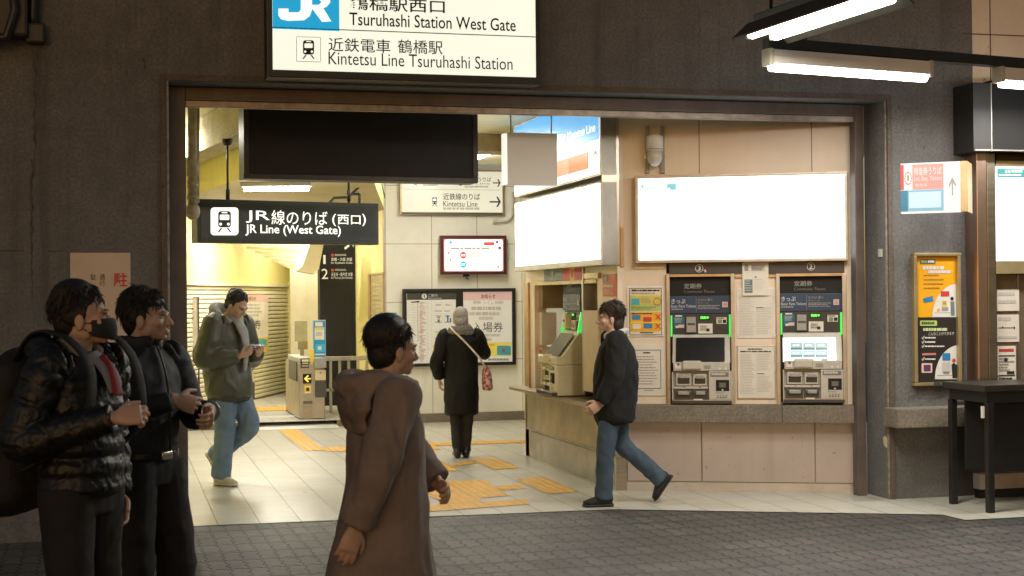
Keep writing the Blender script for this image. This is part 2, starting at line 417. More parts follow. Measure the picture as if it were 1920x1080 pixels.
# tactile paving laid on the hall floor
b = MB()
g_ = .2955; x_ = .068; y_ = .1
def cells(i0, i1, j0, j1): b.face([Vector((x_ + g_ * i, y_ + g_ * j, .009)) for i, j in ((i0, j0), (i1, j0), (i1, j1), (i0, j1))], TACT)
def cq(xa, xb, ya, yb): b.face([Vector(p) for p in ((xa, ya, .009), (xb, ya, .009), (xb, yb, .009), (xa, yb, .009))], TACT)
for (xl, yl), (xr, yr) in ():
    pass
def pq(x0, x1, yt, yb, xref=None):
    """an axis-aligned tactile patch from pixel corners: its near edge x0..x1 at yb, its far edge at yt"""
    a = onz(x0, yb); c = onz(x1, yb); f = onz((x0 + x1) / 2 - 20, yt)
    cq(a.x, c.x, a.y, f.y)
def tp(*q):
    b.face([Vector((v.x, v.y, .009)) for v in (onz(*k) for k in q)], TACT)
p1_, p2_ = onz(571, 847), onz(613, 848)
cq(p1_.x, p2_.x, p1_.y, onz(540, 806).y)                              # run from the gate to the centre
tp((480, 804), (640, 802), (640, 797), (480, 799))                                  # cross strip before the gate
tp((775, 838), (988, 831), (988, 826), (775, 832))
tp((613, 848), (827, 844), (812, 836), (600, 840))
q = onz(788, 888), onz(861, 884), onz(833, 864)
cq(onz(705, 888).x, q[1].x, q[1].y, q[2].y)
tp((851, 876), (893, 870), (886, 866), (846, 872))
tp((927, 882), (975, 879), (929, 860), (882, 862))
tp((841, 947), (898, 943), (902, 936), (955, 931), (910, 902), (841, 904), (813, 887), (778, 889), (735, 891), (770, 918))
tp((943, 921), (988, 917), (976, 909), (929, 913))
tp((1027, 928), (1086, 923), (1020, 896), (967, 900))
tp((782, 963), (994, 947), (986, 938), (772, 951))
struct('tactile_paving', b)
sheet('gate_floor', [(-2.5, 18.72), (3.27, 18.72), (3.27, 30), (-2.5, 30)], .08, TILE)
b = MB(); b.box(-2.5, 1.52, -18.72, -18.70, .005, .082, CONC2); b.box(2.62, 3.27, -18.72, -18.70, .005, .082, CONC2); struct('floor_step', b)
b = MB(); b.face([Vector(p) for p in ((1.52, 18.45, .008), (2.62, 18.45, .008), (2.62, 19.6, .088), (1.52, 19.6, .088))], WHITEP); struct('gate_ramp', b)
b = MB()
b.face([Vector(p) for p in ((1.66, 20.6, .084), (2.55, 20.6, .084), (2.55, 21.3, .084), (1.66, 21.3, .084))], TACT); struct('tactile_paving_gate', b)

# ================================================================ street front
OX0, OX1, OZ = F.hit(316, 600)[0], F.hit(1664, 560)[0], F.hit(990, 170)[1]
FX2 = F.hit(1826, 400)[0]
b = MB(wall=F)
b.box(-7, OX0, -.35, 0, 0, 6.2, CONC); b.box(OX0, OX1, -.35, 0, OZ, 6.2, CONC); b.box(OX1, FX2, -.35, 0, 0, 6.2, CONC)
fw = b.build('station_wall'); tag(fw, 'rough dark concrete station front wall with wide rectangular entrance opening', 'wall')
b = MB(wall=F)
b.box(-7, OX0 - .02, 0, .05, 0, .13, CONC); struct('wall_plinth', b)
JIN = F.hit(351, 600, -.25)[0]; JRI = F.hit(1606, 560, -.25)[0]; LZ = F.hit(960, 214, -.25)[1]
rt = thing('entrance_frame', 'brown painted steel frame lining the wide station entrance', 'door frame', F, (OX0 + OX1) / 2, -.25, 0)
b = MB(rt); b.box(OX0 + .012, JIN, -.34, -.25, 0, OZ - .002, BROWNF, .006); b.build('jamb', rt)
b = MB(rt); b.box(JRI, OX1 - .06, -.34, -.25, 0, OZ - .002, BROWNF, .006); b.build('jamb', rt)
LZ2 = F.hit(960, 199, -.25)[1]
b = MB(rt); b.box(JIN, JRI, -.335, -.252, LZ2, OZ - .002, BROWNF, .006); b.box(JIN, JRI, -.33, -.235, LZ2 - .012, LZ2, BROWNF); b.build('lintel', rt)
b = MB(rt); b.box(JIN, JRI, -.32, -.262, LZ, LZ2 - .012, pm('shutter track', (.26, .22, .19), .42, .8, var=.25, vs=9, dirt=.5), .004); b.build('shutter_track', rt)
# thin edge strips; the left one's pale tone paints the concrete edge catching light
rt = thing('edge_strip', 'thin strips edging the concrete entrance opening, the left one painted pale as a lit edge', 'trim', F, OX0, 0, 0)
b = MB(rt); b.box(OX0 - .004, OX0 + .011, -.12, .004, 0, OZ, pm('lit edge grey', (.30, .30, .30), .6, var=.3, vs=14, dirt=.6)); b.build('upright', rt)
b = MB(rt); b.box(OX1 - .009, OX1 + .004, -.012, .004, 0, OZ, pm('chipped cement edge', (.24, .21, .17), .8, var=.3, vs=20, dirt=.6)); b.build('upright', rt)
rg = random.Random(5); STN = pm('dark seep stain', (.085, .077, .071), .9, var=.3, vs=12)
b = MB(wall=F)
for x0, ya, yb, w0 in ((66, 95, 330, 6), (60, 300, 560, 4), (1310, 10, 150, 1.0)):
    L = []; Rr = []; n_ = 26
    for i in range(n_ + 1):
        y = ya + (yb - ya) * i / n_; c = x0 + rg.uniform(-2, 2); w = w0 * rg.uniform(.25, 1) * (1 - .75 * i / n_); L.append((c - w, y)); Rr.append((c + w, y))
    for i in range(n_): b.pol([L[i], Rr[i], Rr[i + 1], L[i + 1]], .0025, STN)
for x0, x1, y in ((-10, 46, 469), (-6, 60, 703), (90, 118, 470)):
    for i in range(8): xa = x0 + (x1 - x0) * i / 8; b.rc(xa, y + rg.uniform(-.6, .6), xa + (x1 - x0) / 8, y + rg.uniform(1, 2.4), .0025, STN)
struct('wall_stain', b)
# raised cement surround
b = MB(wall=F)
o_ = .045; CEMS = mat_concrete('smooth cement', (.17, .14, .118), (.14, .11, .1), .5)
b.box(OX0 - o_, OX0 - .005, 0, .02, .13, OZ + o_, CEMS, .004); b.box(OX0 - .005, OX1 + .005, 0, .02, OZ + .002, OZ + o_, CEMS, .004); b.box(OX1 + .005, OX1 + o_, 0, .02, 0, OZ + o_, CEMS, .004)
tag(b.build('cement_surround'), 'thin raised cement band around the station entrance opening', 'trim')
# pale paint chip and small switch plate on the right reveal
b = MB(wall=Wall((OX1 - .001, 10.5), -90))
b.prism([(1655, 820), (1659, 817), (1664, 823), (1667, 832), (1662, 840), (1657, 834)], 0, .002, pm('pale filler', (.6, .52, .36), .8)); struct('paint_chip', b)
# cracked rust streaks are in the concrete material; conduit and junction box top left
rt = thing('junction_box', 'dark junction box with sagging conduit at the upper left of the station wall', 'electrical box', F, F.hit(30, 60)[0], .1, F.hit(30, 60)[1])
b = MB(rt); b.px(-60, -60, 52, 66, 0, .16, BLACKP, .02); b.build('box', rt)
b = MB(rt); b.px(48, 42, 84, 80, 0, .10, BLACKP, .015); b.build('conduit_clamp', rt)
b = MB(rt); q = lambda x, y, d: (lambda h: b.loc(h[0], d, h[1]))(F.hit(x, y, d))
b.tube([q(66, -120, .06), q(64, -40, .06), q(62, 30, .06), q(66, 62, .05)], .035, BLACKP); b.build('conduit', rt)
b = MB(rt); b.tube([q(20, -60, .2), q(28, 20, .2), q(12, 70, .2), q(-30, 76, .18), q(-80, 60, .16)], .03, BLACKP); b.build('cable', rt)
# paper notice behind the two men
b = MB(wall=F); NOT = pm('tan notice paper', (.60, .49, .39), .65, var=.06, vs=3)
b.px(132, 474, 245, 655, 0, .004, NOT)
b.tx('駐', 213, 511, 239, 538, .006, REDI, .02); b.tx('通', 187, 514, 197, 525, .006, INK); b.tx('行', 187, 526, 197, 537, .006, INK)
b.tx('駐', 170, 514, 180, 525, .006, INK); b.tx('よ', 188, 622, 197, 634, .006, INK)
whole('paper_notice', b, 'tan paper notice with red and black characters taped to the dark concrete wall', 'notice')

# ================================================================ hall shell
b = MB()
b.box(-2.5, 9, -18.72, -10.86, CEIL, CEIL + .1, CREAM); struct('hall_ceiling', b)
b = MB(); b.box(-.95, -.8, -18.72, -10.85, 0, CEIL, YWALL); tag(b.build('hall_side_wall'), 'yellow side wall inside the station hall behind the entrance jamb', 'wall')
b = MB(wall=BK); b.box(3.27, 9, -.15, 0, .12, CEIL, WTILE)
b.box(3.27, 9, -.15, .02, 0, .12, CONC2); 
b.px(986, 500, 1010, 785, 0, .12, CREAM)
tag(b.build('rear_wall'), 'cream panelled wall with grey skirting at the back of the hall', 'wall')
# dropped bulkhead over the gates
SOF = 2.74
def onh(px, py, z): p = onz(px, py, z); return p
c1 = onh(457, 333, SOF); c0 = onh(370, 363, SOF); dirl = (c0 - c1).normalized(); cA = c1 + dirl * 6; c2 = onh(700, 339, SOF)
b = MB()
poly = [c1, c2, Vector((3.27, 18.85, 0)), Vector((3.27, 30, 0)), Vector((-3, 30, 0)), cA]
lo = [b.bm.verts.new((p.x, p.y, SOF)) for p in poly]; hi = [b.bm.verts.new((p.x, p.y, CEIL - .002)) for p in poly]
b.bm.faces.new(lo).material_index = b.mi(pm('shaded soffit', (.60, .51, .27), .6, var=.06, vs=2, dirt=.1))  # underside shade painted in as a darker tan than the yellow sides
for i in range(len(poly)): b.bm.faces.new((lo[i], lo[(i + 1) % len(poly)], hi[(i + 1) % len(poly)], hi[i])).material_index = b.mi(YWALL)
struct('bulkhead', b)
# rough concrete beam crossing high on the left
d1 = onh(455, 248, 3.0); d0 = onh(372, 285, 3.0); dd = (d1 - d0).normalized(); nn = Vector((-dd.y, dd.x, 0))
BEAMC = mat_concrete('textured beam render', (.62, .55, .36), (.5, .44, .28), .2)
b = MB(); A0, A1 = d0 - dd * 3, d1 + dd * .6
b.hexa([A0 + nn * .25 + Vector((0, 0, 0)), A1 + nn * .25, A1 + nn * .25 + Vector((0, 0, .31)), A0 + nn * .25 + Vector((0, 0, .31))], [A0, A1, A1 + Vector((0, 0, .31)), A0 + Vector((0, 0, .31))], BEAMC)
struct('ceiling_beam', b)
b = MB(); b.box(3.6, 5.2, -15.6, -15.2, CEIL - .18, CEIL - .002, pm('brown beam', (.45, .36, .2), .5)); struct('ceiling_duct', b)
# ---- gate area walls
sa, sb = onz(487, 747, .08), onz(538, 735, .08)
SH = Wall((sa.x, sa.y), math.degrees(math.atan2(sb.y - sa.y, sb.x - sa.x)))
sl = SH.hit(300, 700)[0]; sr = SH.hit(540, 700)[0]; st = SH.hit(470, 537)[1]
rt = thing('roller_shutter', 'closed pale yellow roller shutter behind the ticket gates', 'shutter', SH, (sl + sr) / 2, 0, .08)
SLAT = pm('shutter slats', (.80, .74, .54), .5, var=.05, dirt=.1)
b = MB(rt); n_ = 27
for i in range(n_):
    z0 = .1 + (st - .1) * i / n_; z1 = .1 + (st - .1) * (i + .86) / n_; zm = (z0 + z1) / 2
    q = [(0, z0), (.014, zm - .015), (.014, zm + .015), (0, z1)]
    for (da, za), (db, zb) in zip(q, q[1:]): b.face([b.loc(sl, da, za), b.loc(sr, da, za), b.loc(sr, db, zb), b.loc(sl, db, zb)], SLAT)
b.box(sl, sr, -.05, -.02, .08, st, pm('shutter gap', (.42, .34, .18), .7)); b.build('slat_curtain', rt)
b = MB(rt); b.box(sr, sr + .35, -.05, .06, .08, st + .08, YWALL, .01); b.build('guide_rail', rt)
b = MB(rt); b.box(sl, sr + .35, -.1, .05, st, st + .04, SLAT); b.box(sl, sr + .35, -.1, .01, st + .04, SOF - .002, YWALL); b.build('shutter_box', rt)
b = MB(); b.box(-3, 3.4, -30.1, -30, .08, SOF, YWALL)
tag(b.build('far_wall'), 'yellow end wall far behind the ticket gates', 'wall')
WP = Wall((0, 23.4), 0)
b = MB(wall=WP); b.px(545, 500, 602, 735, -.1, 0, pm('white panel', (.78, .73, .58), .5, var=.04, dirt=.15)); b.px(600, 455, 604, 735, -.05, .02, TANP)
tag(b.build('wall_panel'), 'plain off-white wall panel between the shutter and the black platform sign', 'wall panel')
# yellow side wall with a small window, right of the platform sign
SW = Wall((3.27, 18.85), -90)
rt = thing('yellow_side_wall', 'bright yellow wall with a narrow window beside the black platform sign', 'wall', SW, -1.5, 0, .08)
b = MB(rt); b.box(-11, -.155, -.1, 0, .08, SOF, YWALL); b.box(-.155, -.003, -.001, 0, .08, SOF, YWALL); b.build('wall', rt)
b = MB(rt); b.frame(690, 512, 718, 600, 3, 0, .03, TANP); b.build('window_frame', rt)
b = MB(rt); b.px(693, 515, 715, 597, .002, .008, pm('frosted glass', (.55, .5, .25), .25)); b.lines(694, 520, 714, 595, 9, .011, TANP, .25, 1., 3); b.build('window_pane', rt)
b = MB(rt); b.box(-.06, .0, .0, .015, .08, SOF, TANP); b.build('corner_trim', rt)
# stair underside
p = [at(446, 457, 21.6), at(587, 457, 20.9), at(563, 511, 20.5), at(541, 503, 21.2)]
rt = thing('stair_underside', 'sloping striped underside of a stair with a boxed stringer behind the hanging sign', 'stair', GROUND, p[0].x, -p[0].y, p[0].z)
b = MB(rt); v = Vector((0, .1, .12)); STR = pm('stair soffit boards', (.62, .53, .33), .5, var=.05)
b.hexa([b.W(q + v) for q in p], [b.W(q) for q in p], STR)
for i in range(1, 6):
    t = i / 6; a1 = p[0].lerp(p[3], t); a2 = p[1].lerp(p[2], t); o2 = Vector((0, -.012, -.012)); k = Vector((0, 0, .022))
    b.face([b.W(a1 + o2), b.W(a2 + o2), b.W(a2 + o2 + k), b.W(a1 + o2 + k)], TANP)
b.build('soffit', rt)
SG = Wall((0, 20.3), 0)
b = MB(rt); h = [SG.hit(*q) for q in ((583, 452), (608, 452), (598, 504), (590, 514), (556, 507), (567, 498))]
b.prism([(u, z) for u, z in h], SG.o.y - 22.2 - 22.6, -22.2, CREAM, px=False, bev=.006) if False else None
vs = [[b.W(Vector((u, y, z))) for u, z in h] for y in (20.7, 20.3)]
va = [b.bm.verts.new(q) for q in vs[0]]; vb = [b.bm.verts.new(q) for q in vs[1]]
fs = [b.bm.faces.new(vb), b.bm.faces.new(va[::-1])] + [b.bm.faces.new((va[i], va[(i + 1) % 6], vb[(i + 1) % 6], vb[i])) for i in range(6)]
for f in fs: f.material_index = b.mi(CREAM)
b.build('stringer', rt)

# drain pipe just inside the left jamb
PW = Wall((0, 11.35), 0)
rt = thing('drain_pipe', 'painted drain pipe with couplings and end cap inside the left entrance jamb', 'pipe', PW, PW.hit(361, 300)[0], 0, PW.hit(361, 300)[1])
PIPE = pm('stained cream pipe', (.55, .47, .30), .5, var=.2, vs=14, dirt=.4)
b = MB(rt); q = lambda x, y, d=0: (lambda h: b.loc(h[0], d, h[1]))(PW.hit(x, y, d))
b.tube([q(361, 150), q(361.5, 392)], .036, PIPE, 16); b.build('pipe', rt)
for y0, y1, r in ((300, 330, .045), (340, 352, .042), (366, 374, .044)):
    b = MB(rt); b.tube([q(361.5, y0), q(361.5, y1)], r, PIPE, 16); b.build('coupling', rt)
b = MB(rt); b.tube([q(361.5, 385), q(361.5, 390), q(361.5, 398), q(361.5, 406), q(361.5, 411), q(361.5, 413)], [.042, .05, .053, .046, .03, .004], PIPE, 16); b.build('end_cap', rt)
b = MB(rt); b.tube([q(372, -60), q(371, 380)], .012, PIPE, 8); b.build('small_pipe', rt)

# ================================================================ lamps in the hall
LAMP = em('hall tube', (1.0, .96, .87), 100); LAMPB = em('hall tube dim', (1.0, .96, .87), 45)
def tube_light(name, label, x, y, z, ang, ln, watts, col=WARM, group='hall ceiling lights', mt=None):
    w = Wall((x, y), ang); rt = thing(name, label, 'ceiling light', w, 0, 0, z, group)
    b = MB(rt); b.box(-ln / 2 - .03, ln / 2 + .03, -.06, .06, z - .045, z - .001, WHITEP, .008); b.build('housing', rt)
    b = MB(rt); b.tube([b.loc(-ln / 2, 0, z - .065), b.loc(ln / 2, 0, z - .065)], .02, mt or LAMP, 12); b.build('tube', rt)
    lamp(rt, (0, 0, -.1), ln, .06, watts, col); return rt
p = onz(905, 258, CEIL)
tube_light('fluorescent_light', 'fluorescent fitting on the hall ceiling at the right end of the black blank sign', p.x - .38, p.y, CEIL, 4, .84, HALL_W * .6)
tube_light('fluorescent_light', 'added unseen fluorescent fitting on the hall ceiling behind the entrance lintel', 1.9, 12.9, CEIL, 0, 1.2, HALL_W * .12, mt=em('hall tube weak', (1.0, .95, .82), 24))  # added weak lamp, hidden by the lintel, to light the hall front
tube_light('fluorescent_light', 'added fluorescent fitting on the hall ceiling above the woman at the notice board', 4.1, 17.2, CEIL, 90, 1.2, HALL_W * .7)  # added lamp to light the rear of the hall
tube_light('fluorescent_light', 'fluorescent fitting on the hall ceiling over the middle of the floor', 2.0, 15.6, CEIL, 0, 1.2, HALL_W) if False else None
p0, p1 = onz(452, 342, SOF), onz(585, 341, SOF)
a_ = math.degrees(math.atan2(p1.y - p0.y, p1.x - p0.x)); L_ = (p1 - p0).length
tube_light('fluorescent_light', 'bright fluorescent tube under the yellow bulkhead beside the black blank sign', (p0.x + p1.x) / 2, (p0.y + p1.y) / 2, SOF, a_, L_ - .06, HALL_W * .3, mt=LAMPB)
tube_light('fluorescent_light', 'added unseen fluorescent fitting under the low ceiling beyond the ticket gates', 1.9, 20.6, SOF, 0, 1.2, HALL_W * 2.0)  # added lamp, out of view, brightening the area behind the gates
tube_light('fluorescent_light', 'added unseen fluorescent fitting under the low ceiling in front of the yellow roller shutter', 2.75, 23.0, SOF, 68, 1.2, HALL_W * .5, mt=LAMPB)  # added lamp, out of view, brightening the shutter
tube_light('fluorescent_light', 'added unseen fluorescent fitting under the low ceiling just before the ticket gates', 1.5, 18.5, SOF, 0, 1.2, HALL_W * .8, mt=LAMPB)  # added lamp, kept out of sight behind the hanging sign
fm = (c0 + c1) / 2; fn = Vector((-dirl.y, dirl.x, 0)); fn = -fn if fn.dot(CF) > 0 else fn; fm = fm + fn * .58 - dirl * .42
tube_light('fluorescent_light', 'added unseen fluorescent fitting on the hall ceiling between the concrete beam and the yellow bulkhead', fm.x, fm.y, CEIL, math.degrees(math.atan2(dirl.y, dirl.x)), 0.6, HALL_W * 1.7)  # added lamp, hidden by the beam, brightening the yellow fascia
# dark triangular bracket and pipes near the black sign
PK = Wall((0, 15.2), 0)
rt = thing('ceiling_pipework', 'thin dark bent conduit pipes under the hall ceiling by the yellow wall', 'pipes', PK, PK.hit(670, 360)[0], 0, PK.hit(670, 360)[1])
b = MB(rt); q = lambda x, y, d=0: (lambda h: b.loc(h[0], d, h[1]))(PK.hit(x, y, d))
b.tube([q(618, 380), q(626, 371), q(650, 370)], .014, DGREY, 8); b.tube([q(650, 372), q(674, 350), q(690, 341), q(770, 342)], .014, DGREY, 8); b.tube([q(674, 364), q(674, 382)], .014, DGREY, 8); b.tube([q(650, 364), q(674, 364)], .014, DGREY, 8); b.tube([q(716, 345), q(722, 372)], .006, DGREY, 6)
b.build('conduit', rt)

# ================================================================ hanging signs
# black blank sign behind the lintel
p = at(676, 280, 12.1); KS = Wall((p.x, p.y), 6)
rt = thing('blank_sign', 'large black blank hanging sign panel just inside the entrance', 'sign', KS, 0, 0, 2.6)
b = MB(rt); b.px(457, 150, 896, 339, -.22, 0, BLACKP, .006); b.build('housing', rt)
b = MB(rt); b.frame(457, 150, 896, 339, 9, .0, .012, pm('dark bronze', (.05, .043, .038), .4, .5), .002); b.build('bezel', rt)
b = MB(rt); b.px(466, 159, 887, 330, .001, .004, BLACKM); b.build('panel', rt)
for x in (520, 830):
    u = KS.hit(x, 200)[0]; b = MB(rt); b.tube([b.loc(u, -.1, 2.9), b.loc(u, -.1, CEIL)], .015, BLACKP); b.build('hanger', rt)
# lit black sign with the train icon
p = at(540, 417, 13.15); JS = Wall((p.x, p.y), 15.7)
SIGNW = em('sign white', (1.0, 1.0, .88), 1.25)
rt = thing('hanging_sign', 'black illuminated hanging sign with white train symbol and West Gate lettering', 'sign', JS, 0, 0, p.z)
b = MB(rt); b.px(370, 377, 710, 457, -.16, 0, pm('sign grey', (.045, .05, .045), .45, var=.1), .006); b.build('housing', rt)
b = MB(rt); b.px(376, 384, 704, 450, .0005, .004, pm('sign face', (.035, .042, .036), .35, var=.12)); b.build('panel', rt)
def train(b, x0, y0, x1, y1, d, bgm, fg, r=None, box=True):
    w, h = x1 - x0, y1 - y0; X = lambda t: x0 + w * t; Y = lambda t: y0 + h * t; e = .0022
    if box: b.rr(x0, y0, x1, y1, w * .12, d, bgm)
    b.rr(X(.27), Y(.13), X(.73), Y(.72), w * .10, d + e, fg)
    b.rr(X(.33), Y(.26), X(.67), Y(.45), w * .03, d + 2 * e, bgm); b.rc(X(.40), Y(.165), X(.60), Y(.205), d + 2 * e, bgm)
    b.ell(X(.36), Y(.60), w * .05, h * .05, d + 2 * e, bgm, 12); b.ell(X(.64), Y(.60), w * .05, h * .05, d + 2 * e, bgm, 12)
    b.pol([(X(.36), Y(.74)), (X(.43), Y(.74)), (X(.30), Y(.90)), (X(.24), Y(.90))], d + e, fg); b.pol([(X(.57), Y(.74)), (X(.64), Y(.74)), (X(.76), Y(.90)), (X(.70), Y(.90))], d + e, fg)
b = MB(rt); train(b, 395, 389, 447, 441, .006, SIGNW, pm('sign dark', (.03, .035, .03), .4))
b.tx('JR', 461, 395, 506, 418, .006, SIGNW, .004); b.tx('線のりば', 509, 395, 614, 422, .006, SIGNW, .0); b.tx('(', 623, 401, 630, 424, .006, SIGNW, .006); b.tx('西口', 633, 403, 676, 421, .006, SIGNW, .006); b.tx(')', 679, 401, 686, 424, .006, SIGNW, .006)
b.tx('JR Line (West Gate)', 460, 422, 639, 443, .006, SIGNW, .012)
b.build('lettering', rt)
for x, yt in ((427, 281), (654, 330)):
    u, z = JS.hit(x, 377, -.08); b = MB(rt); zc_ = 3.0 if x < 500 else CEIL; b.tube([b.loc(u, -.08, z - .02), b.loc(u, -.08, zc_ - .002)], .010, BLACKP); b.tube([b.loc(u, -.08, z), b.loc(u, -.08, z + .1)], .018, BLACKP); b.build('hanger', rt)
    b = MB(rt); b.lathe(b.loc(u, -.08, zc_ - .062), [(.012, 0), (.032, .008), (.043, .03), (.046, .055), (.046, .06)], BLACKP); b.build('ceiling_cup', rt)
# pale blank square sign
p = at(996, 298, 12.15); QS = Wall((p.x, p.y), 3)
rt = thing('blank_square_sign', 'pale grey blank square sign hung on two thin rods beside the ticket office', 'sign', QS, 0, 0, p.z)
b = MB(rt); b.px(947, 249, 1045, 347, -.09, 0, pm('pale grey sheet', (.78, .79, .80), .5, var=.03, vs=2), .004); b.build('panel', rt)
b = MB(rt); b.px(946.5, 250, 951, 346, -.085, .003, em('sign edge', (1, .97, .85), .9)); b.build('glow_edge', rt)  # brightness of the left edge put in as emission
for x in (958, 1034):
    u, z = QS.hit(x, 249, -.045); b = MB(rt); b.tube([b.loc(u, -.045, z - .01), b.loc(u, -.045, CEIL)], .006, STEEL2, 8); b.build('hanger', rt)
# station sign above the opening
rt = thing('station_sign', 'large lit white station name sign with blue railway logo above the entrance', 'sign', F, F.hit(757, 60)[0], .2, F.hit(757, 60)[1])
b = MB(rt); b.px(500, -60, 1012, 152, .0, .2, BLACKP, .008); b.build('housing', rt)
SB = em('sign board', (.93, .96, .80), .92); SBL = em('sign blue', (.005, .40, .72), .8); WHT = em('logo white', (1, 1, .93), 1.0)
b = MB(rt); b.px(511, -52, 1004, 137.5, .201, .206, SB); b.build('panel', rt)
b = MB(rt); d = .209
b.rc(511, -40, 636, 56, d, SBL); b.rc(511, 59.3, 1004, 61.0, d, INK)
b.pol([(564, -10), (585, -10), (585, 18), (581, 30), (570, 38), (540, 39), (527, 36), (522, 28), (522, 16), (541, 16), (541, 23), (560, 23), (564, 18)], d + .003, WHT)
b.pol([(578, -12), (612, -12), (619, -2), (619, 5), (612, 13), (606, 15), (621, 40), (604, 41), (580, 9), (598, 9), (603, 4), (598, -2), (578, -2)], d + .003, WHT)
b.tx('鶴橋駅西口', 655, -4, 834, 22, d, INK, .010); b.tx('Tsuruhashi Station West Gate', 655, 29, 967, 53, d, INK, .008)
train(b, 556, 69.5, 601, 115, d + .001, SB, INK, box=False)
for x0, y0, x1, y1 in ((556, 69, 601, 70), (556, 115, 601, 116), (555.5, 70, 556.5, 115), (600.5, 70, 601.5, 115)): b.rc(x0, y0, x1, y1, d, LINK)
b.tx('近鉄電車', 616, 72, 732, 98, d, INK, .004); b.tx('鶴橋駅', 746, 75, 830, 101, d, INK, .004); b.tx('Kintetsu Line Tsuruhashi Station', 616, 102, 961, 126, d, INK, .0)
b.build('lettering', rt)
# directional sign on the rear wall
rt = thing('direction_sign', 'cream direction sign with two black arrows high on the rear wall', 'sign', BK, BK.hit(848, 365)[0], 0, BK.hit(848, 365)[1])
b = MB(rt); b.px(750, 318, 945, 403, .002, .07, GOLDF, .004); b.build('frame', rt)
b = MB(rt); b.px(753, 321, 942, 398, .071, .075, em('wall sign face', (.86, .84, .70), .55)); b.px(753, 398.5, 942, 402, .071, .076, DGREY); b.build('panel', rt)
b = MB(rt); d = .078
def arrow(b, x0, x1, y, h, t, d, mt):
    b.rc(x0, y - t, x1 - t, y + t, d, mt); b.pol([(x1 - h * .9, y - h), (x1 - h * .9 + t * 2.2, y - h), (x1, y), (x1 - t * 2.6, y)], d + .001, mt); b.pol([(x1 - t * 2.6, y), (x1, y), (x1 - h * .9 + t * 2.2, y + h), (x1 - h * .9, y + h)], d + .0015, mt)
arrow(b, 918, 939, 378.5, 9.5, 1.4, d, INK); arrow(b, 924, 938.5, 343, 7, 1.0, d, INK)
b.rc(755, 355, 938, 355.8, d, LINK); train(b, 806, 367, 824, 389, d, SB, INK, box=False)
b.tx('近鉄線のりば', 831, 362.5, 900, 375, d, INK, .006); b.tx('Kintetsu Line', 831, 377, 895, 387.5, d, INK); b.lines(831, 389, 911, 393.5, 1, d, LINK, .9, 1.1, 4)
b.tx('うりば', 896, 332.5, 921, 340.5, d, INK); b.tx('JR Line', 871, 342, 919, 347, d, GINK); b.lines(871, 348.5, 919, 352, 1, d, LINK, .9, 1.1, 5); b.lines(793, 342, 828, 350, 2, d, LINK, .6, 1., 6); train(b, 772, 337, 786, 350, d, SB, GINK, box=False); b.rc(861, 343, 866, 348, d, INK)
b.build('lettering', rt)
# screen
rt = thing('wall_screen', 'dark red framed display screen with white page on the rear wall', 'screen', BK, BK.hit(887, 478)[0], 0, BK.hit(887, 478)[1])
b = MB(rt); b.px(826, 441.5, 950, 514.5, .05, .12, pm('maroon bezel', (.075, .022, .025), .35), .006); b.build('bezel', rt)
b = MB(rt); b.px(832, 448, 944, 509, .1205, .123, em('screen red edge', (.75, .22, .2), .8)); b.rr(833.5, 449, 942.5, 508, 4, .126, em('screen white', (1, .96, .90), 1.0))
d = .129; b.tx('お知らせ', 856, 452, 900, 456, d, LINK); b.rr(907, 454, 927, 460, 2.5, d, em('scr red', (.8, .08, .08), .8)); b.lines(845, 464, 930, 469, 1, d, LINK, .7, 1.1, 8)
SR, ST_, SV = em('scr red', (.8, .08, .08), .8), em('scr teal', (.05, .5, .55), .8), em('scr violet', (.28, .1, .3), .6)
b.ell(868.5, 478.5, 6.3, 6.3, d, SR, 16); b.ell(868.5, 496, 6.3, 6.3, d, ST_, 16); b.lines(864, 476.5, 873, 481.5, 2, d + .002, WHT, .6, 1.2, 2); b.lines(864, 494, 873, 499, 2, d + .002, WHT, .6, 1.2, 3)
b.lines(879, 475, 905, 483, 2, d, LINK, .5, 1., 9); b.lines(879, 493, 908, 499, 2, d, LINK, .4, 1., 10)
for x, y, r, mt in ((845, 454, 2.8, ST_), (932, 454, 2.8, SV), (937, 465, 3.2, SV), (841, 474, 2, SR), (934, 500, 2, SR), (845, 487, 1.6, SR)): b.ell(x, y, r, r, d, mt, 10)
b.ring(842, 489, 4, 6, 1, d, SR); b.build('display', rt)
b = MB(rt); b.px(870, 455, 905, 500, .002, .05, DGREY); b.build('bracket', rt)
b = MB(rt); q = lambda x, y, dd: (lambda h: b.loc(h[0], dd, h[1]))(BK.hit(x, y, dd)); b.px(869, 514, 880, 519, .06, .1, BLACKP); b.tube([q(874, 518, .08), q(875, 522, .08), q(879, 523, .06)], .008, BLACKP, 6); b.build('cable', rt)
# conduit hook
rt = thing('wall_conduit', 'short bent grey conduit on the rear wall beside the lit timetable board', 'pipe', BK, BK.hit(945, 415)[0], .03, BK.hit(945, 415)[1])
b = MB(rt); q = lambda x, y, dd=.04: (lambda h: b.loc(h[0], dd, h[1]))(BK.hit(x, y, dd)); b.tube([q(926, 415.5), q(948, 415), q(956, 411), q(961, 403), q(962, 385), q(962, 360)], .016, LGREY, 8); b.build('conduit', rt)
b = MB(rt); b.px(925, 411, 934, 419, .002, .05, LGREY, .004); b.build('clip', rt)
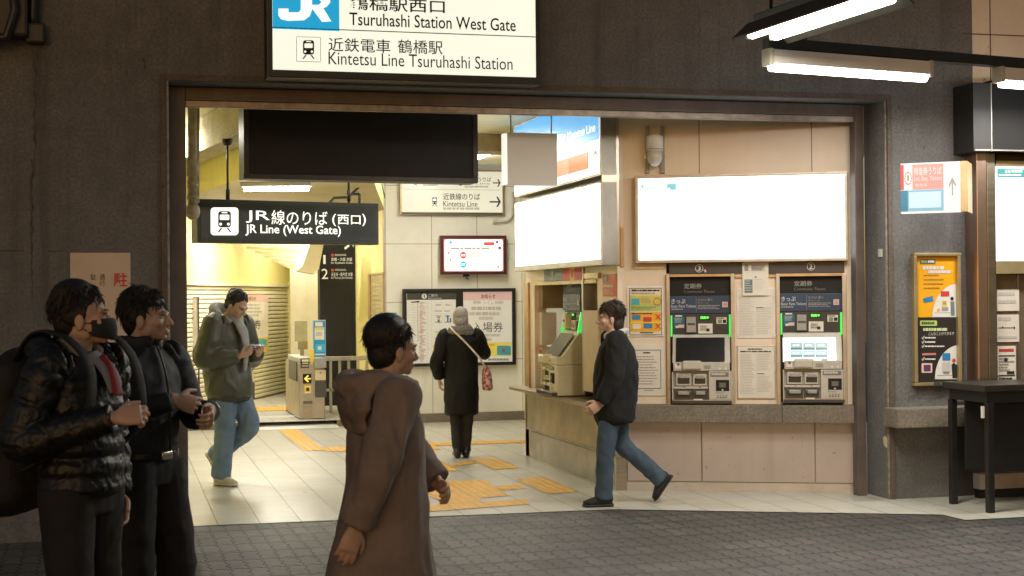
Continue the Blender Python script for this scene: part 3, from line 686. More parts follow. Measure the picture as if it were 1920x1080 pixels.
# notice board
rt = thing('notice_board', 'wide black framed notice board with route map and pink ticket notice', 'notice board', BK, BK.hit(861, 613)[0], 0, BK.hit(861, 613)[1])
b = MB(rt); b.px(756, 541, 967, 686, .002, .05, BLACKP); b.build('backing', rt)
b = MB(rt); b.frame(756, 541, 967, 686, 6, .05, .075, BLACKP, .004); b.px(856, 546, 866, 682, .05, .07, BLACKP); b.build('frame', rt)
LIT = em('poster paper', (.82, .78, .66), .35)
b = MB(rt); d = .054
b.px(763, 549, 855, 683, .05, .053, LIT); b.rc(763, 548, 855, 562, d, pm('poster header', (.05, .055, .045), .5)); b.ell(795.5, 555.5, 5, 5, d + .002, WHITEP, 14); b.rc(794.7, 552.5, 796.3, 558.5, d + .004, INK)
b.tx('ご案内', 803, 551, 820, 556.5, d + .002, WHITEP); b.tx('Information', 803, 557.5, 828, 560.5, d + .002, WHITEP)
b.rc(809.4, 562, 810.2, 683, d, LINK)
rg = random.Random(3)
for i in range(70):
    y = 566 + i * 1.62; b.rc(787 + rg.uniform(-2, 2), y, 787 + rg.uniform(3, 12), y + .9, d, rg.choice([pm('map red', (.55, .25, .2), .6), LINK, pm('map red', (.55, .25, .2), .6), GINK]))
    if i % 3 == 0: b.rc(768 + rg.uniform(0, 6), y, 768 + rg.uniform(7, 16), y + .8, d, LINK)
    if i % 2 == 0: b.rc(799, y, 799 + rg.uniform(2, 7), y + .8, d, LINK)
b.rc(783, 566, 784, 640, d, GINK); b.rc(783, 600, 784, 603, d, INK); b.pol([(770, 566), (786, 564), (786, 567), (772, 568)], d, INK)
for i, (x, y) in enumerate(((815, 567), (833, 567), (815, 588), (833, 588), (815, 618), (833, 618))):
    for a1, a2, a3, a4 in ((x, y, x + 15, y + .6), (x, y + 14, x + 15, y + 14.6), (x, y, x + .6, y + 14), (x + 14.4, y, x + 15, y + 14)): b.rc(a1, a2, a3, a4, d, LINK)
    b.lines(x + 2, y + 3, x + 13, y + 7, 2, d, GINK if i != 3 else BLUEI, .6, 1., i); b.lines(x, y + 15.5, x + 14, y + 17.5, 1, d, GINK, .8, 1., 20 + i)
train(b, 818, 592, 827, 608, d, LIT, INK, box=False); b.rc(838, 592, 841, 604, d, BLUEI); b.rc(843, 596, 846, 604, d, BLUEI)
b.rc(812, 646, 853, 654, d, ORGI); b.lines(814, 648, 850, 653, 1, d + .002, PAPER, .7, 1., 33); b.rc(812, 662, 826, 680, d, REDI); b.rc(814, 664, 824, 678, d + .002, PINKP); b.lines(829, 662, 853, 680, 5, d, LINK, .4, 1., 31)
b.build('map_poster', rt)
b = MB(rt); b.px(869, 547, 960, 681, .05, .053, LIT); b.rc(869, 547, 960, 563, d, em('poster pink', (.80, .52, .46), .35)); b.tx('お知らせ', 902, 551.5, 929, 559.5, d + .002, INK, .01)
b.tx('トイレ', 907, 563.5, 926, 571.5, d, em('pinkish', (.7, .35, .4), .3)); b.lines(887, 564, 905, 571, 1, d, LINK, .8, 1.1, 1); b.lines(928, 564, 944, 571, 1, d, LINK, .8, 1.1, 2)
b.lines(884, 575, 946, 583, 1, d, LINK, .8, 1.1, 12); b.lines(880, 585, 948, 593, 1, d, LINK, .8, 1.1, 13); b.lines(898, 594, 930, 601, 1, d, LINK, .8, 1.1, 14)
b.tx('入場券', 886, 604, 943, 623, d, INK); b.lines(893, 626, 938, 632, 1, d, LINK, .8, 1.1, 15); b.lines(893, 634, 926, 640, 1, d, LINK, .8, 1.1, 16)
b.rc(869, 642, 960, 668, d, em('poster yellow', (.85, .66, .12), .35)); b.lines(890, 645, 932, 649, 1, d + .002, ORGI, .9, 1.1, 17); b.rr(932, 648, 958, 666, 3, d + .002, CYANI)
for s in (1, -1): b.pol([(938, 657 - 6 * s), (940, 657 - 6 * s), (951, 657 + 6 * s), (949, 657 + 6 * s)], d + .004 + .001 * s, REDI)
b.lines(915, 672, 957, 677, 1, d, GINK, .8, 1.2, 18); b.build('ticket_poster', rt)
# little blue notice and hole on the wall
b = MB(wall=BK); b.px(731, 586, 744, 612, 0, .01, CYANI); b.lines(733, 588, 742, 598, 3, .013, PAPER, .5, 1., 3); whole('small_notice', b, 'tiny blue and white notice on the rear wall left of the notice board', 'notice')
# platform sign pillar
PS = Wall((0, 21.3), 0)
rt = thing('platform_sign', 'tall black sign pillar listing platforms 1 and 2', 'sign', PS, PS.hit(632, 560)[0], 0, .08)
b = MB(rt); a = PS.rect(600, 455, 664, 668); b.box(a[0], a[1], -.25, 0, .08, SOF - .002, BLACKM); b.build('body', rt)
b = MB(rt); d = .004; LTR = em('sign white', (1, 1, .88), 1.25)
PSW = em('pillar lettering', (.8, .78, .66), .55)
b.tx('1', 606, 478, 610.5, 495, d, PSW); b.tx('2', 603, 504, 615, 523, d, PSW)
for y in (476, 504):
    b.rr(621, y, 626, y + 5, 1, d, REDI); b.lines(628, y + .5, 651, y + 4.5, 2, d, LINK, .5, 1.1, y)
b.tx('京橋・大阪 方面', 621, 483, 660, 489.5, d, PSW); b.tx('for Kyobashi, Osaka', 621, 491, 661, 495.5, d, PSW)
b.tx('天王寺・新今宮 方面', 621, 511, 661, 518, d, PSW); b.tx('for Tennoji, Shin-Imamiya', 621, 519, 661, 523.5, d, PSW)
b.pol([(645, 465), (648, 468), (656, 461), (653, 458)], d, PSW); b.pol([(660, 459), (663, 459), (663, 464)], d, PSW); b.build('lettering', rt)
# ================================================================ ticket office
PANEL = mat_panelwall('tan enamel panel', (.80, .68, .55), 50, 20, 50, 20, .004, .38)
PANELP = mat_panelwall('pinkish enamel panel', (.44, .365, .33), 50, 20, 50, 20, .004, .42)
SEAM = pm('panel seam', (.10, .07, .05), .7)
tl, tr = T.hit(1160, 600)[0], T.hit(1606, 600)[0]
hA = T.rect(1250, 490, 1374, 757); hB = T.rect(1459, 490, 1582, 757); zl = hA[2]; zh = hA[3]
lg = T.rect(1175, 760, 1606, 793, .15)
rt = thing('ticket_wall', 'tan enamel panel wall holding two ticket machines over a granite ledge', 'wall', T, (tl + tr) / 2, 0, 0)
b = MB(rt)
b.box(tl, tr, -.12, 0, zh, CEIL - .002, PANEL); b.box(tl, hA[0], -.12, 0, .0, zh, PANEL); b.box(hA[1], hB[0], -.12, 0, zl, zh, PANEL); b.box(hB[1], tr, -.12, 0, 0, zh, PANEL)
b.box(hA[0], hB[1], -.12, 0, .0, zl, PANELP)
for x, y0, y1 in ((1310, 200, 325), (1521, 200, 325)): b.px(x, y0, x + 1.4, y1, -.001, .0015, SEAM)
b.px(1190, 500, 1246, 504, 0, .012, STEEL2)
b.build('upper_panel', rt)
b = MB(rt)
ku = [T.hit(x, 850)[0] for x in (1176, 1316, 1528, 1606)]
kz = T.hit(1400, 903)[1]
for a, c in zip(ku, ku[1:]): b.box(a + .004, c - .004, 0, .03, kz, lg[2] + .03, PANELP, .003)
b.build('lower_panel', rt)
b = MB(rt); b.box(ku[0], T.hit(1598, 915)[0], 0, .02, .004, kz - .004, pm('kick plate', (.50, .46, .42), .45, .3, var=.1, vs=4, dirt=.4)); b.build('kick_plate', rt)
b = MB(rt); um = T.hit(1466, 776)[0]
b.box(T.hit(1176, 776, .15)[0], um - .0015, 0, .15, lg[2], lg[3], CONC2, .006); b.box(um + .0015, T.hit(1606, 776)[0], 0, .15, lg[2], lg[3], CONC2, .006); b.build('granite_ledge', rt)
b = MB(rt); hd = pm('header strip', (.04, .04, .045), .4)
b.px(1255, 491, 1396, 513, 0, .02, hd); b.px(1439, 491, 1583, 512, 0, .02, hd)
for s_, x, y in (('3', 1311, 503), ('2', 1520.5, 499.5)):
    b.ring(x, y, 7.6, 7.6, 1.0, .023, WHITEP); b.tx(s_, x - 3, y - 4.6, x + 3, y + 4.6, .023, WHITEP, .02)
b.pol([(1319, 506), (1323, 505), (1325, 510), (1322, 511)], .024, PINKP); b.build('number_header', rt)
b = MB(rt)
for x0, x1 in ((1250, 1256.5), (1371, 1378), (1456, 1463), (1580, 1588)): b.px(x0, 513, x1, 760, 0, .035, STEEL2, .002)
b.px(1256, 514, 1372, 518.5, .0, .03, TANP); b.px(1378, 516, 1456, 520, 0, .02, TANP); b.px(1462, 512.5, 1581, 517.5, 0, .03, TANP); b.build('machine_surround', rt)

# the ticket machine
MX0 = 1256.5; mu = T.hit(1313, 640)[0]
def machine():
    rt = thing('ticket_machine', 'ticket machine 3 with a dark switched off screen', 'ticket machine', T, mu, 0, zl, 'ticket machines')
    gx = lambda v: 1150 + v / 3.858; gy = lambda v: 490 + v / 3.858
    def P(b, x0, y0, x1, y1, d0, d1, mt, bev=0): b.px(gx(x0), gy(y0), gx(x1), gy(y1), d0, d1, mt, bev)
    def Q(b, x0, y0, x1, y1, d, mt): b.rc(gx(x0), gy(y0), gx(x1), gy(y1), d, mt)
    def X(b, t, x0, y0, x1, y1, d, mt, bo=0): b.tx(t, gx(x0), gy(y0), gx(x1), gy(y1), d, mt, bo)
    def L(b, x0, y0, x1, y1, n, d, mt, *k): b.lines(gx(x0), gy(y0), gx(x1), gy(y1), n, d, mt, *k)
    b = MB(rt); P(b, 404, 0, 862, 1030, -.6, -.12, DGREY); b.build('cabinet', rt)
    b = MB(rt); P(b, 410, 112, 852, 248, -.12, -.03, BLACKM, .002); X(b, '定期券', 510, 160, 640, 198, -.027, GINK, .01); X(b, 'Commuter Passes', 510, 207, 732, 228, -.027, pm('dim ink', (.17, .16, .15), .6)); b.build('header_panel', rt)
    b = MB(rt); P(b, 410, 249, 852, 376, -.12, -.028, NAVY, .002); LI = pm('pale lettering', (.55, .60, .66), .5)
    X(b, 'きっぷ', 420, 272, 522, 306, -.025, LI, .01); X(b, 'Basic Fare Tickets', 418, 314, 596, 334, -.025, LI); L(b, 420, 342, 520, 354, 1, -.025, GINK, .8, 1.1, 3)
    X(b, 'ICOCA 購入', 610, 268, 720, 288, -.025, GINK); X(b, 'チャージ', 610, 292, 690, 310, -.025, GINK); L(b, 610, 316, 785, 350, 3, -.025, GINK, .5, 1.1, 5)
    Q(b, 598, 262, 600, 370, -.026, GINK); Q(b, 788, 292, 828, 332, -.025, PINKP); L(b, 794, 300, 824, 328, 3, -.023, GINK, .5, 1.2, 8); b.build('blue_panel', rt)
    b = MB(rt); P(b, 414, 378, 850, 528, -.12, -.035, pm('charcoal panel', (.035, .033, .032), .45), .002); b.build('slot_panel', rt)
    b = MB(rt); P(b, 436, 402, 516, 486, -.035, -.032, pm('sticker blue', (.02, .14, .22), .5)); Q(b, 448, 390, 498, 400, -.032, PAPER); L(b, 444, 412, 508, 448, 4, -.029, LINK, .4, 1., 11); Q(b, 470, 458, 512, 480, -.029, PINKP); Q(b, 450, 466, 470, 482, -.029, PAPER); b.build('card_sticker', rt)
    b = MB(rt); P(b, 528, 402, 596, 514, -.035, .0, GREYP, .004); b.rc(gx(536), gy(446), gx(590), gy(462), .002, DGREY); b.build('bill_slot', rt)
    b = MB(rt); GL = em('green letters', (.15, 1, .12), 1.4); P(b, 622, 392, 700, 424, -.035, -.031, BLACKM); X(b, '発売中', 628, 397, 692, 418, -.028, GL, .03); b.build('status_display', rt)
    b = MB(rt); P(b, 614, 450, 718, 522, -.035, -.029, PAPER); L(b, 628, 466, 700, 506, 3, -.026, INK, .4, .9, 13); Q(b, 672, 486, 696, 506, -.025, INK); P(b, 746, 404, 820, 452, -.035, -.029, PAPER); L(b, 752, 408, 815, 416, 1, -.026, INK, .8, 1.1, 14); Q(b, 756, 420, 786, 448, -.026, pm('leaf', (.2, .3, .2), .5)); Q(b, 792, 422, 816, 446, -.026, BLACKM); b.build('instruction_label', rt)
    GB = em('green light', (.06, .85, .12), .8)
    b = MB(rt); b.slab(gx(414), gy(392), gx(426), gy(545), -.032, -.012, -.042, GB, .002); b.build('status_light', rt)
    b = MB(rt); b.slab(gx(836), gy(384), gx(856), gy(545), -.032, -.012, -.042, GB, .002); b.build('status_light', rt)
    b = MB(rt); b.slab(gx(428), gy(530), gx(846), gy(735), -.03, .075, -.12, LGREY, .006); b.build('screen_bezel', rt)
    b = MB(rt); b.rc(gx(454), gy(552), gx(806), gy(724), (-.004, .084), pm('dark screen', (.012, .011, .010), .2)); b.build('screen', rt)
    b = MB(rt); P(b, 434, 730, 842, 792, -.1, .10, LGREY, .005); P(b, 446, 746, 488, 776, .1, .104, PAPER); Q(b, 462, 738, 478, 754, .106, DGREY); Q(b, 654, 750, 708, 778, .103, GREYP); Q(b, 660, 756, 702, 772, .105, GINK)
    for x in (770, 812): b.ell(gx(x), gy(774), 2.0, 2.0, .103, WHITEP, 12)
    b.build('console', rt)
    b = MB(rt); P(b, 500, 720, 634, 782, .05, .135, LGREY, .012); b.build('receipt_cover', rt)
    b = MB(rt); P(b, 430, 792, 856, 1004, -.1, .055, GREYP, .004); b.build('lower_body', rt)
    b = MB(rt); P(b, 690, 796, 850, 1004, .0, .11, LGREY, .008); P(b, 704, 802, 834, 834, .11, .113, pm('label', (.2, .17, .15), .5)); L(b, 710, 808, 826, 828, 1, .116, LINK, .8, 1.1, 16); P(b, 742, 858, 838, 938, .11, .114, BLACKM); Q(b, 764, 876, 816, 914, .117, DGREY); Q(b, 768, 880, 812, 910, .119, pm('small lcd', (.12, .13, .14), .3)); b.pol([(gx(780), gy(934)), (gx(790), gy(922)), (gx(800), gy(934))], .117, PAPER)
    for i in range(4): Q(b, 746 + i * 22, 966, 760 + i * 22, 974, .113, GINK); Q(b, 750 + i * 20, 980, 760 + i * 20, 988, .113, DGREY)
    L(b, 738, 948, 806, 956, 1, .113, GINK, .8, 1.1, 17); b.build('card_panel', rt)
    SL = pm('slot dark', (.03, .029, .028), .35)
    for x0, x1, y0, y1, nm in ((452, 560, 812, 900, 'coin_slot'), (576, 674, 816, 900, 'note_slot'), (446, 566, 932, 1000, 'coin_tray'), (574, 680, 932, 1000, 'ticket_tray')):
        b = MB(rt); P(b, x0, y0, x1, y1, .05, .085, LGREY if 'slot' in nm else DGREY, .006); P(b, x0 + 12, y0 + (28 if 'slot' in nm else 14), x1 - 8, y1 - 14, .08, .088, SL, .003); P(b, x0 + 22, y0 + 8, x1 - 16, y0 + 34, .08, .105, GREYP, .006); b.build(nm, rt)
    b = MB(rt); P(b, 434, 906, 686, 922, .05, .09, LGREY, .003); Q(b, 508, 908, 520, 914, .092, DGREY); Q(b, 620, 908, 634, 914, .092, DGREY); b.build('divider', rt)
    b = MB(rt); P(b, 428, 1004, 858, 1030, -.1, .13, pm('base strip', (.05, .05, .05), .4), .003); P(b, 428, 1002, 858, 1008, .1, .133, STEEL2); P(b, 582, 996, 646, 1004, .13, .134, WHITEP); b.build('base_strip', rt)
    for x0, x1 in ((424, 432), (852, 860)):
        b = MB(rt); P(b, x0, 800, x1, 1030, -.05, .1, LGREY, .002); b.build('side_cheek', rt)
    return rt
M3 = machine()
M2 = copy_tree(M3); du = T.hit(1463, 640)[0] - T.hit(1256.5, 640)[0]
M2.location = T.world(mu + du, 0, zl + .012); M2['label'] = 'ticket machine 2 with a lit pale blue touch screen'
for c in [q for q in COL.objects if q.parent is M2]:
    if c.name.startswith('screen') and not c.name.startswith('screen_bezel'): old = c
COL.objects.unlink(old); bpy.data.objects.remove(old)
FR[M2.name] = (T, mu + du, 0, zl + .012)
b = MB(M2); sc = lambda x, y: (1150 + x / 3.858, 490 + y / 3.858)
x0, y0 = sc(1226, 553); x1, y1 = sc(1610, 726)
def dz(y): return -.002 + (.086 + .002) * (y - y0) / (y1 - y0)
SCR = em('touch screen', (.78, .95, 1.0), .95)
b.rc(x0, y0, x1, y1, (-.002, .086), SCR)
TEAL = em('screen teal', (.25, .5, .5), .45); TEALD = em('screen dark teal', (.05, .1, .11), .3); TEALL = em('screen pale teal', (.2, .7, .75), .6)
for r, (ya, yb) in enumerate(((590, 640), (646, 692))):
    for c in range(3):
        xa = 1282 + c * 91; xa2, ya2 = sc(xa, ya); xb2, yb2 = sc(xa + 86, yb); ym = yb2 - 4
        b.rc(xa2, ya2, xb2, ym, (dz(ya2) + .003, dz(ym) + .003), TEALL if r else TEAL); b.rc(xa2, ym, xb2, yb2, (dz(ym) + .003, dz(yb2) + .003), TEALD)
        b.rc(xa2 + 4, ya2 + 3, xb2 - 6, ya2 + 6, (dz(ya2 + 3) + .005, dz(ya2 + 6) + .005), SCR)
xa, ya = sc(1390, 704); xb, yb = sc(1425, 718); b.rc(xa, ya, xb, yb, (dz(ya) + .003, dz(yb) + .003), TEALL); b.rc(xb, ya, xb + 9, yb, (dz(ya) + .003, dz(yb) + .003), em('screen pink', (.8, .55, .6), .7))
xa, ya = sc(1505, 702); xb, yb = sc(1548, 718); b.rc(xa, ya, xb, yb, (dz(ya) + .003, dz(yb) + .003), TEALD)
b.build('screen', M2)

# lit board over the machines
BOARD = em('lit board', (1, 1, .985), 2.6); BOARDT = em('board teal', (.18, .55, .66), .9); FAINT = em('faint print', (.86, .87, .87), .98)
def board_marks(b, x0, y0, x1, y1, d, seed, n=40):
    rg = random.Random(seed)
    for i in range(n):
        x = rg.uniform(x0, x1); y = rg.uniform(y0, y1); w = rg.uniform(3, 14); b.rc(x, y, x + w, y + .8, d, rg.choice((FAINT, FAINT, em('faint red', (1, .75, .75), 1.1))))
rt = thing('lit_board', 'wide blown-out white backlit fare board above the two ticket machines', 'light box', T, T.hit(1390, 407)[0], 0, T.hit(1390, 407)[1])
b = MB(rt); b.px(1191, 325, 1589, 491, 0, .09, STEEL2, .004); b.build('housing', rt)
b = MB(rt); b.px(1197, 331, 1584, 485.5, .0905, .094, BOARD); b.px(1202, 345, 1268, 357, .0945, .096, BOARDT); b.lines(1206, 346.5, 1258, 351.5, 1, .099, BOARD, .9, 1.1, 3); b.lines(1203, 353, 1266, 355.5, 1, .099, BOARD, .8, 1.1, 4)
board_marks(b, 1210, 370, 1560, 480, .0965, 5, 60)
for x0, y0, x1, y1 in ((1260, 436, 1330, 436.8), (1380, 389, 1470, 389.7), (1430, 430, 1560, 430.7), (1230, 410, 1236, 424), (1410, 450, 1540, 450.7), (1225, 462, 1240, 474)): b.rc(x0, y0, x1, y1, .0965, FAINT)
b.build('face', rt)
b = MB(rt); b.frame(1191, 325, 1589, 491, 4, .09, .1, pm('dull aluminium', (.42, .39, .34), .45, .7, dirt=.2), .002); b.build('frame', rt)
# dome camera
CU, CZ = T.hit(1227, 280)
rt = thing('dome_camera', 'pale grey pan-tilt security camera on twin brackets above the lit board', 'security camera', T, CU, 0, CZ)
b = MB(rt)
for x0, x1 in ((1210, 1217), (1238, 1246)): b.px(x0, 236, x1, 325, 0, .03, GREYP, .003)
b.px(1208, 290, 1247, 297, .0, .02, STEEL); b.build('bracket', rt)
u0, u1, z0, z1 = T.rect(1211, 252, 1244, 312, .13); r = (u1 - u0) / 2 * .97; uc = (u0 + u1) / 2; zc = lambda y: T.hit(1227, y, .13)[1]
b = MB(rt); b.lathe(b.loc(uc, .13, zc(284)), [(r, 0), (r, zc(262) - zc(284)), (r * .96, zc(256) - zc(284)), (r * .4, zc(252) - zc(284)), (.005, zc(252) - zc(284))], WHITEP, n=24); b.box(uc - r * .8, uc + r * .8, .0, .13, zc(272), zc(258), WHITEP, .01); b.build('body', rt)
b = MB(rt); b.lathe(b.loc(uc, .13, zc(284)), [(r * .92, 0), (r * .9, zc(296) - zc(284)), (r * .74, zc(305) - zc(284)), (r * .45, zc(311) - zc(284)), (.004, zc(313) - zc(284))], pm('dome plastic', (.6, .58, .54), .25, coat=.5), n=24); b.build('dome', rt)
b = MB(rt); b.lathe(b.loc(uc, .13, zc(281)), [(r * 1.02, 0), (r * 1.02, .006)], GREYP, n=24); b.build('seam_ring', rt)
# notices on the ticket wall
FRP = pm('laminate edge', (.8, .78, .74), .35)
rt = thing('laminated_notice', 'framed notice with green and orange picture panels left of machine 3', 'notice', T, T.hit(1210, 583)[0], 0, T.hit(1210, 583)[1])
b = MB(rt); b.px(1176, 537, 1244, 631, 0, .012, FRP, .003); b.px(1180, 540, 1241, 628.5, .0125, .014, INK); b.px(1181.2, 541.2, 1239.8, 627.3, .0145, .0155, pm('notice ivory', (.75, .68, .5), .5))
d = .018; b.lines(1184, 543, 1237, 546.5, 1, d, INK, .9, 1.1, 2); b.lines(1184, 549, 1236, 551.5, 1, d, GINK, .8, 1.1, 3)
b.rc(1182, 554, 1239, 583, d, GRNI); b.rc(1182, 554, 1239, 571, d + .001, pm('lime', (.62, .55, .10), .5)); b.rc(1184, 560, 1199, 571, d + .003, CYANI); b.lines(1202, 560, 1222, 569, 3, d + .003, GINK, .4, 1., 4); b.ring(1232.5, 565.5, 7.5, 7.5, 1.3, d + .003, REDI); b.lines(1184, 575, 1236, 582, 2, d + .003, pm('dull green', (.25, .33, .12), .5), .5, 1., 5)
b.rc(1182, 585, 1239, 621, d, ORGI); b.lines(1184, 587, 1225, 590, 1, d + .003, INK, .7, 1., 6); b.rc(1182, 603, 1239, 606, d + .002, YELI)
for (x, y, mt) in ((1193, 595, BLUEI), (1214, 599, REDI), (1194, 612, PAPER), (1215, 611, BLUEI)): b.rr(x - 8, y - 4.5, x + 8, y + 4.5, 2, d + .003, mt)
for y in (594, 611.5):
    for s in (1, -1): b.pol([(1228, y - 5 * s), (1230.5, y - 5 * s), (1240, y + 5 * s), (1237.5, y + 5 * s)], d + .004 + .001 * s, REDI)
b.lines(1200, 622.5, 1228, 625, 1, d, INK, .9, 1.1, 7); b.build('notice_sheet', rt)
b = MB(wall=T); b.px(1187, 645, 1247, 742, 0, .01, PAPER, .002); b.ring(1217, 693, 0, 0, 0, .013, INK) if False else None
for a1, a2, a3, a4 in ((1190, 656, 1239, 657), (1190, 728, 1239, 729), (1238.4, 657, 1239.4, 728), (1188.5, 657, 1189.5, 728)): b.rc(a1, a2, a3, a4, .012, INK)
b.lines(1206, 660, 1219, 663, 1, .012, INK, .9, 1.1, 2); b.lines(1192, 668, 1236, 724, 11, .012, GINK, .3, 1., 3); b.lines(1207, 731, 1228, 733, 1, .012, GINK, .8, 1.1, 4)
whole('white_notice', b, 'white text notice with thin black border below the coloured notice', 'notice')
b = MB(wall=T); b.px(1382, 540, 1453, 634, 0, .008, FRP, .002); b.px(1384, 542, 1451, 632, .0085, .0095, PAPER); b.lines(1386, 556, 1415, 630, 24, .012, LINK, .4, 1., 5); b.lines(1418, 577, 1448, 628, 16, .012, LINK, .4, 1., 6); b.lines(1418, 576, 1434, 578, 1, .012, INK, .8, 1.1, 7)
whole('long_text_notice', b, 'crumpled laminated text notice between the ticket machines, upper one, partly covered', 'notice')
b = MB(wall=T); b.px(1382, 648, 1454, 748, 0, .01, STEEL2, .002); b.px(1384, 650, 1452, 746, .0105, .012, PAPER); b.lines(1402, 653.5, 1434, 656, 1, .0145, INK, .9, 1.1, 1); b.lines(1388, 658, 1446, 660.5, 1, .0145, INK, .9, 1.1, 2)
b.lines(1388, 664, 1416, 740, 26, .0145, LINK, .4, 1., 8); b.lines(1420, 664, 1448, 696, 10, .0145, LINK, .4, 1., 9); b.lines(1420, 700, 1434, 702, 1, .0145, INK, .8, 1.1, 10); b.lines(1420, 705, 1448, 736, 12, .0145, LINK, .4, 1., 11); b.rc(1417.6, 664, 1418.2, 735, .0145, LINK)
whole('fare_table_notice', b, 'white two column table notice in metal frame between the ticket machines, lower one', 'notice')
b = MB(wall=T); b.px(1392, 489, 1441, 554, .024, .03, PAPER); b.rc(1396, 496, 1403, 508, .032, GINK); b.rc(1409, 497, 1434, 508, .032, LINK); b.lines(1409, 498, 1434, 508, 4, .034, INK, .4, 1.1, 12); b.rc(1396, 524, 1411, 549, .032, pm('photo print', (.12, .2, .2), .5)); b.lines(1397, 526, 1410, 548, 5, .034, LINK, .35, 1., 13); b.ell(1417, 519.5, 1.8, 1.8, .032, BLUEI, 8); b.lines(1414, 523, 1436, 545, 6, .032, LINK, .3, 1., 14)
whole('hanging_paper', b, 'white paper with small prints hanging over the header between machines 3 and 2', 'notice')
b = MB(wall=T); b.px(1163, 426, 1169, 500, 0, .03, TANP, .002); b.px(1164, 424, 1168, 428, 0, .035, STEEL); whole('wall_strip', b, 'thin tan metal cover strip on the corner of the ticket office', 'trim')

# ---- side of the office
bn = B.hit(1126, 500, 0)[0]; bf = -2.86
oz = B.rect(1015, 528, 1108, 735); ou0, ou1 = B.hit(1003, 640)[0], B.hit(1121, 640)[0]
cz = B.hit(1060, 745, .12)[1]; hz = B.hit(1060, 527)[1]
rt = thing('office_side_wall', 'tan framed side of the ticket office with a service counter and side machine', 'wall', B, bf / 2, 0, 0)
b = MB(rt)
b.box(bf, 0, -.12, 0, hz, CEIL - .002, PANEL); b.box(ou1, -.004, -.12, 0, cz, hz, PANEL); b.box(bf, ou0, -.12, 0, 0, hz, PANEL); b.box(bf, 0, -.9, -.78, 0, CEIL - .002, pm('recess back', (.22, .17, .09), .6)); b.build('wall', rt)
b = MB(rt); b.box(bf - .02, bf + .13, -.1, .02, 0, hz, TANP, .004); b.box(ou0, ou1, -.1, .012, hz - .03, hz, GOLDF); b.build('post', rt)
b = MB(rt); b.box(bf + .003, -.004, -.9, .02, .0, cz - .03, PANELP)
bz0 = B.hit(1100, 836, .02)[1]
b.box(bf + .13, -.01, .02, .045, .30, cz - .04, pm('worn steel panel', (.40, .33, .22), .4, .7, var=.2, vs=3, dirt=.5), .004); b.box(bf + .12, -.01, .02, .05, .285, .30, STEEL2); b.build('lower_panel', rt)
b = MB(rt); b.box(bf - .12, -.03, -.8, .16, cz - .035, cz, STEEL, .006); b.build('counter', rt)
b = MB(rt); b.box(bf + .2, -.01, .02, .03, .004, .27, STEEL2); b.build('kick_plate', rt)
b = MB(rt); b.px(1020, 504, 1031, 527, 0, .02, NAVY); b.px(1031, 503, 1042, 527, 0, .02, pm('dull green tag', (.10, .20, .16), .5)); b.px(1042, 502, 1055, 526.5, 0, .02, NAVY); b.px(1055, 501, 1068, 526, 0, .02, REDI); b.px(1068, 500, 1077, 525.5, 0, .02, ORGI); b.px(1077, 499, 1091, 525, 0, .02, REDI)
b.tx('1', 1034, 509, 1038, 521, .023, LINK); b.tx('1', 1070, 507, 1074, 520, .023, REDI); b.build('colour_header', rt)
b = MB(rt); b.box(-.003, .025, -.06, .035, 0, zh - .9, STEEL); b.build('corner_post', rt)
b = MB(rt); b.px(1091, 500, 1094, 735, -.1, .02, STEEL2); b.px(1094, 512, 1121, 522, -.1, .03, GOLDF); b.px(1094, 582, 1121, 735, -.75, .03, pm('divider panel', (.58, .46, .30), .5, var=.06)); b.px(1094, 523, 1121, 581, -.6, -.1, pm('smoked glass', (.12, .09, .06), .2)); b.build('partition', rt)
b = MB(rt); b.px(1003, 530, 1017, 578, -.3, -.05, pm('side plate', (.3, .24, .15), .4)); b.px(1004, 586, 1016, 646, -.2, -.05, PAPER); b.px(1007, 652, 1016, 720, -.2, -.05, PAPER); b.px(1008, 655, 1015, 662, -.049, -.047, REDI); b.lines(1008, 668, 1015, 712, 8, -.047, GINK, .4, 1., 3); b.build('side_notice', rt)
b = MB(wall=B); b.px(1130, 514, 1154, 556, 0, .012, pm('orange red notice', (.62, .14, .05), .5), .002); b.tx('出ない', 1134, 535, 1152, 541, .015, PAPER) if False else b.lines(1131, 534, 1153, 540, 1, .015, PAPER, .8, 1.1, 3); b.lines(1132, 543, 1152, 554, 3, .015, PAPER, .3, .7, 4); b.rc(1131, 516, 1139, 528, .015, DGREY); b.px(1128, 562, 1154, 600, 0, .01, PAPER); b.rc(1131, 566, 1150, 570, .012, INK)
whole('red_notice', b, 'small orange-red notice on the office corner above the dark walking man', 'notice')
M1 = copy_tree(M3); M1['label'] = 'side-facing ticket machine with ivory console in the office counter recess'
mb_u = B.hit(1052, 640)[0] + .18
M1.location = B.world(mb_u, .0, cz + .002); M1.rotation_euler = (0, 0, B.a); M1.scale = (1.08, 1.75, 1.04)
IVORY = pm('ivory plastic', (.70, .66, .46), .4, var=.06)
for c in [q for q in COL.objects if q.parent is M1]:
    if any(x in (LGREY, GREYP) for x in c.data.materials):
        c.data = c.data.copy()
        for i, x in enumerate(c.data.materials):
            if x in (LGREY, GREYP): c.data.materials[i] = IVORY
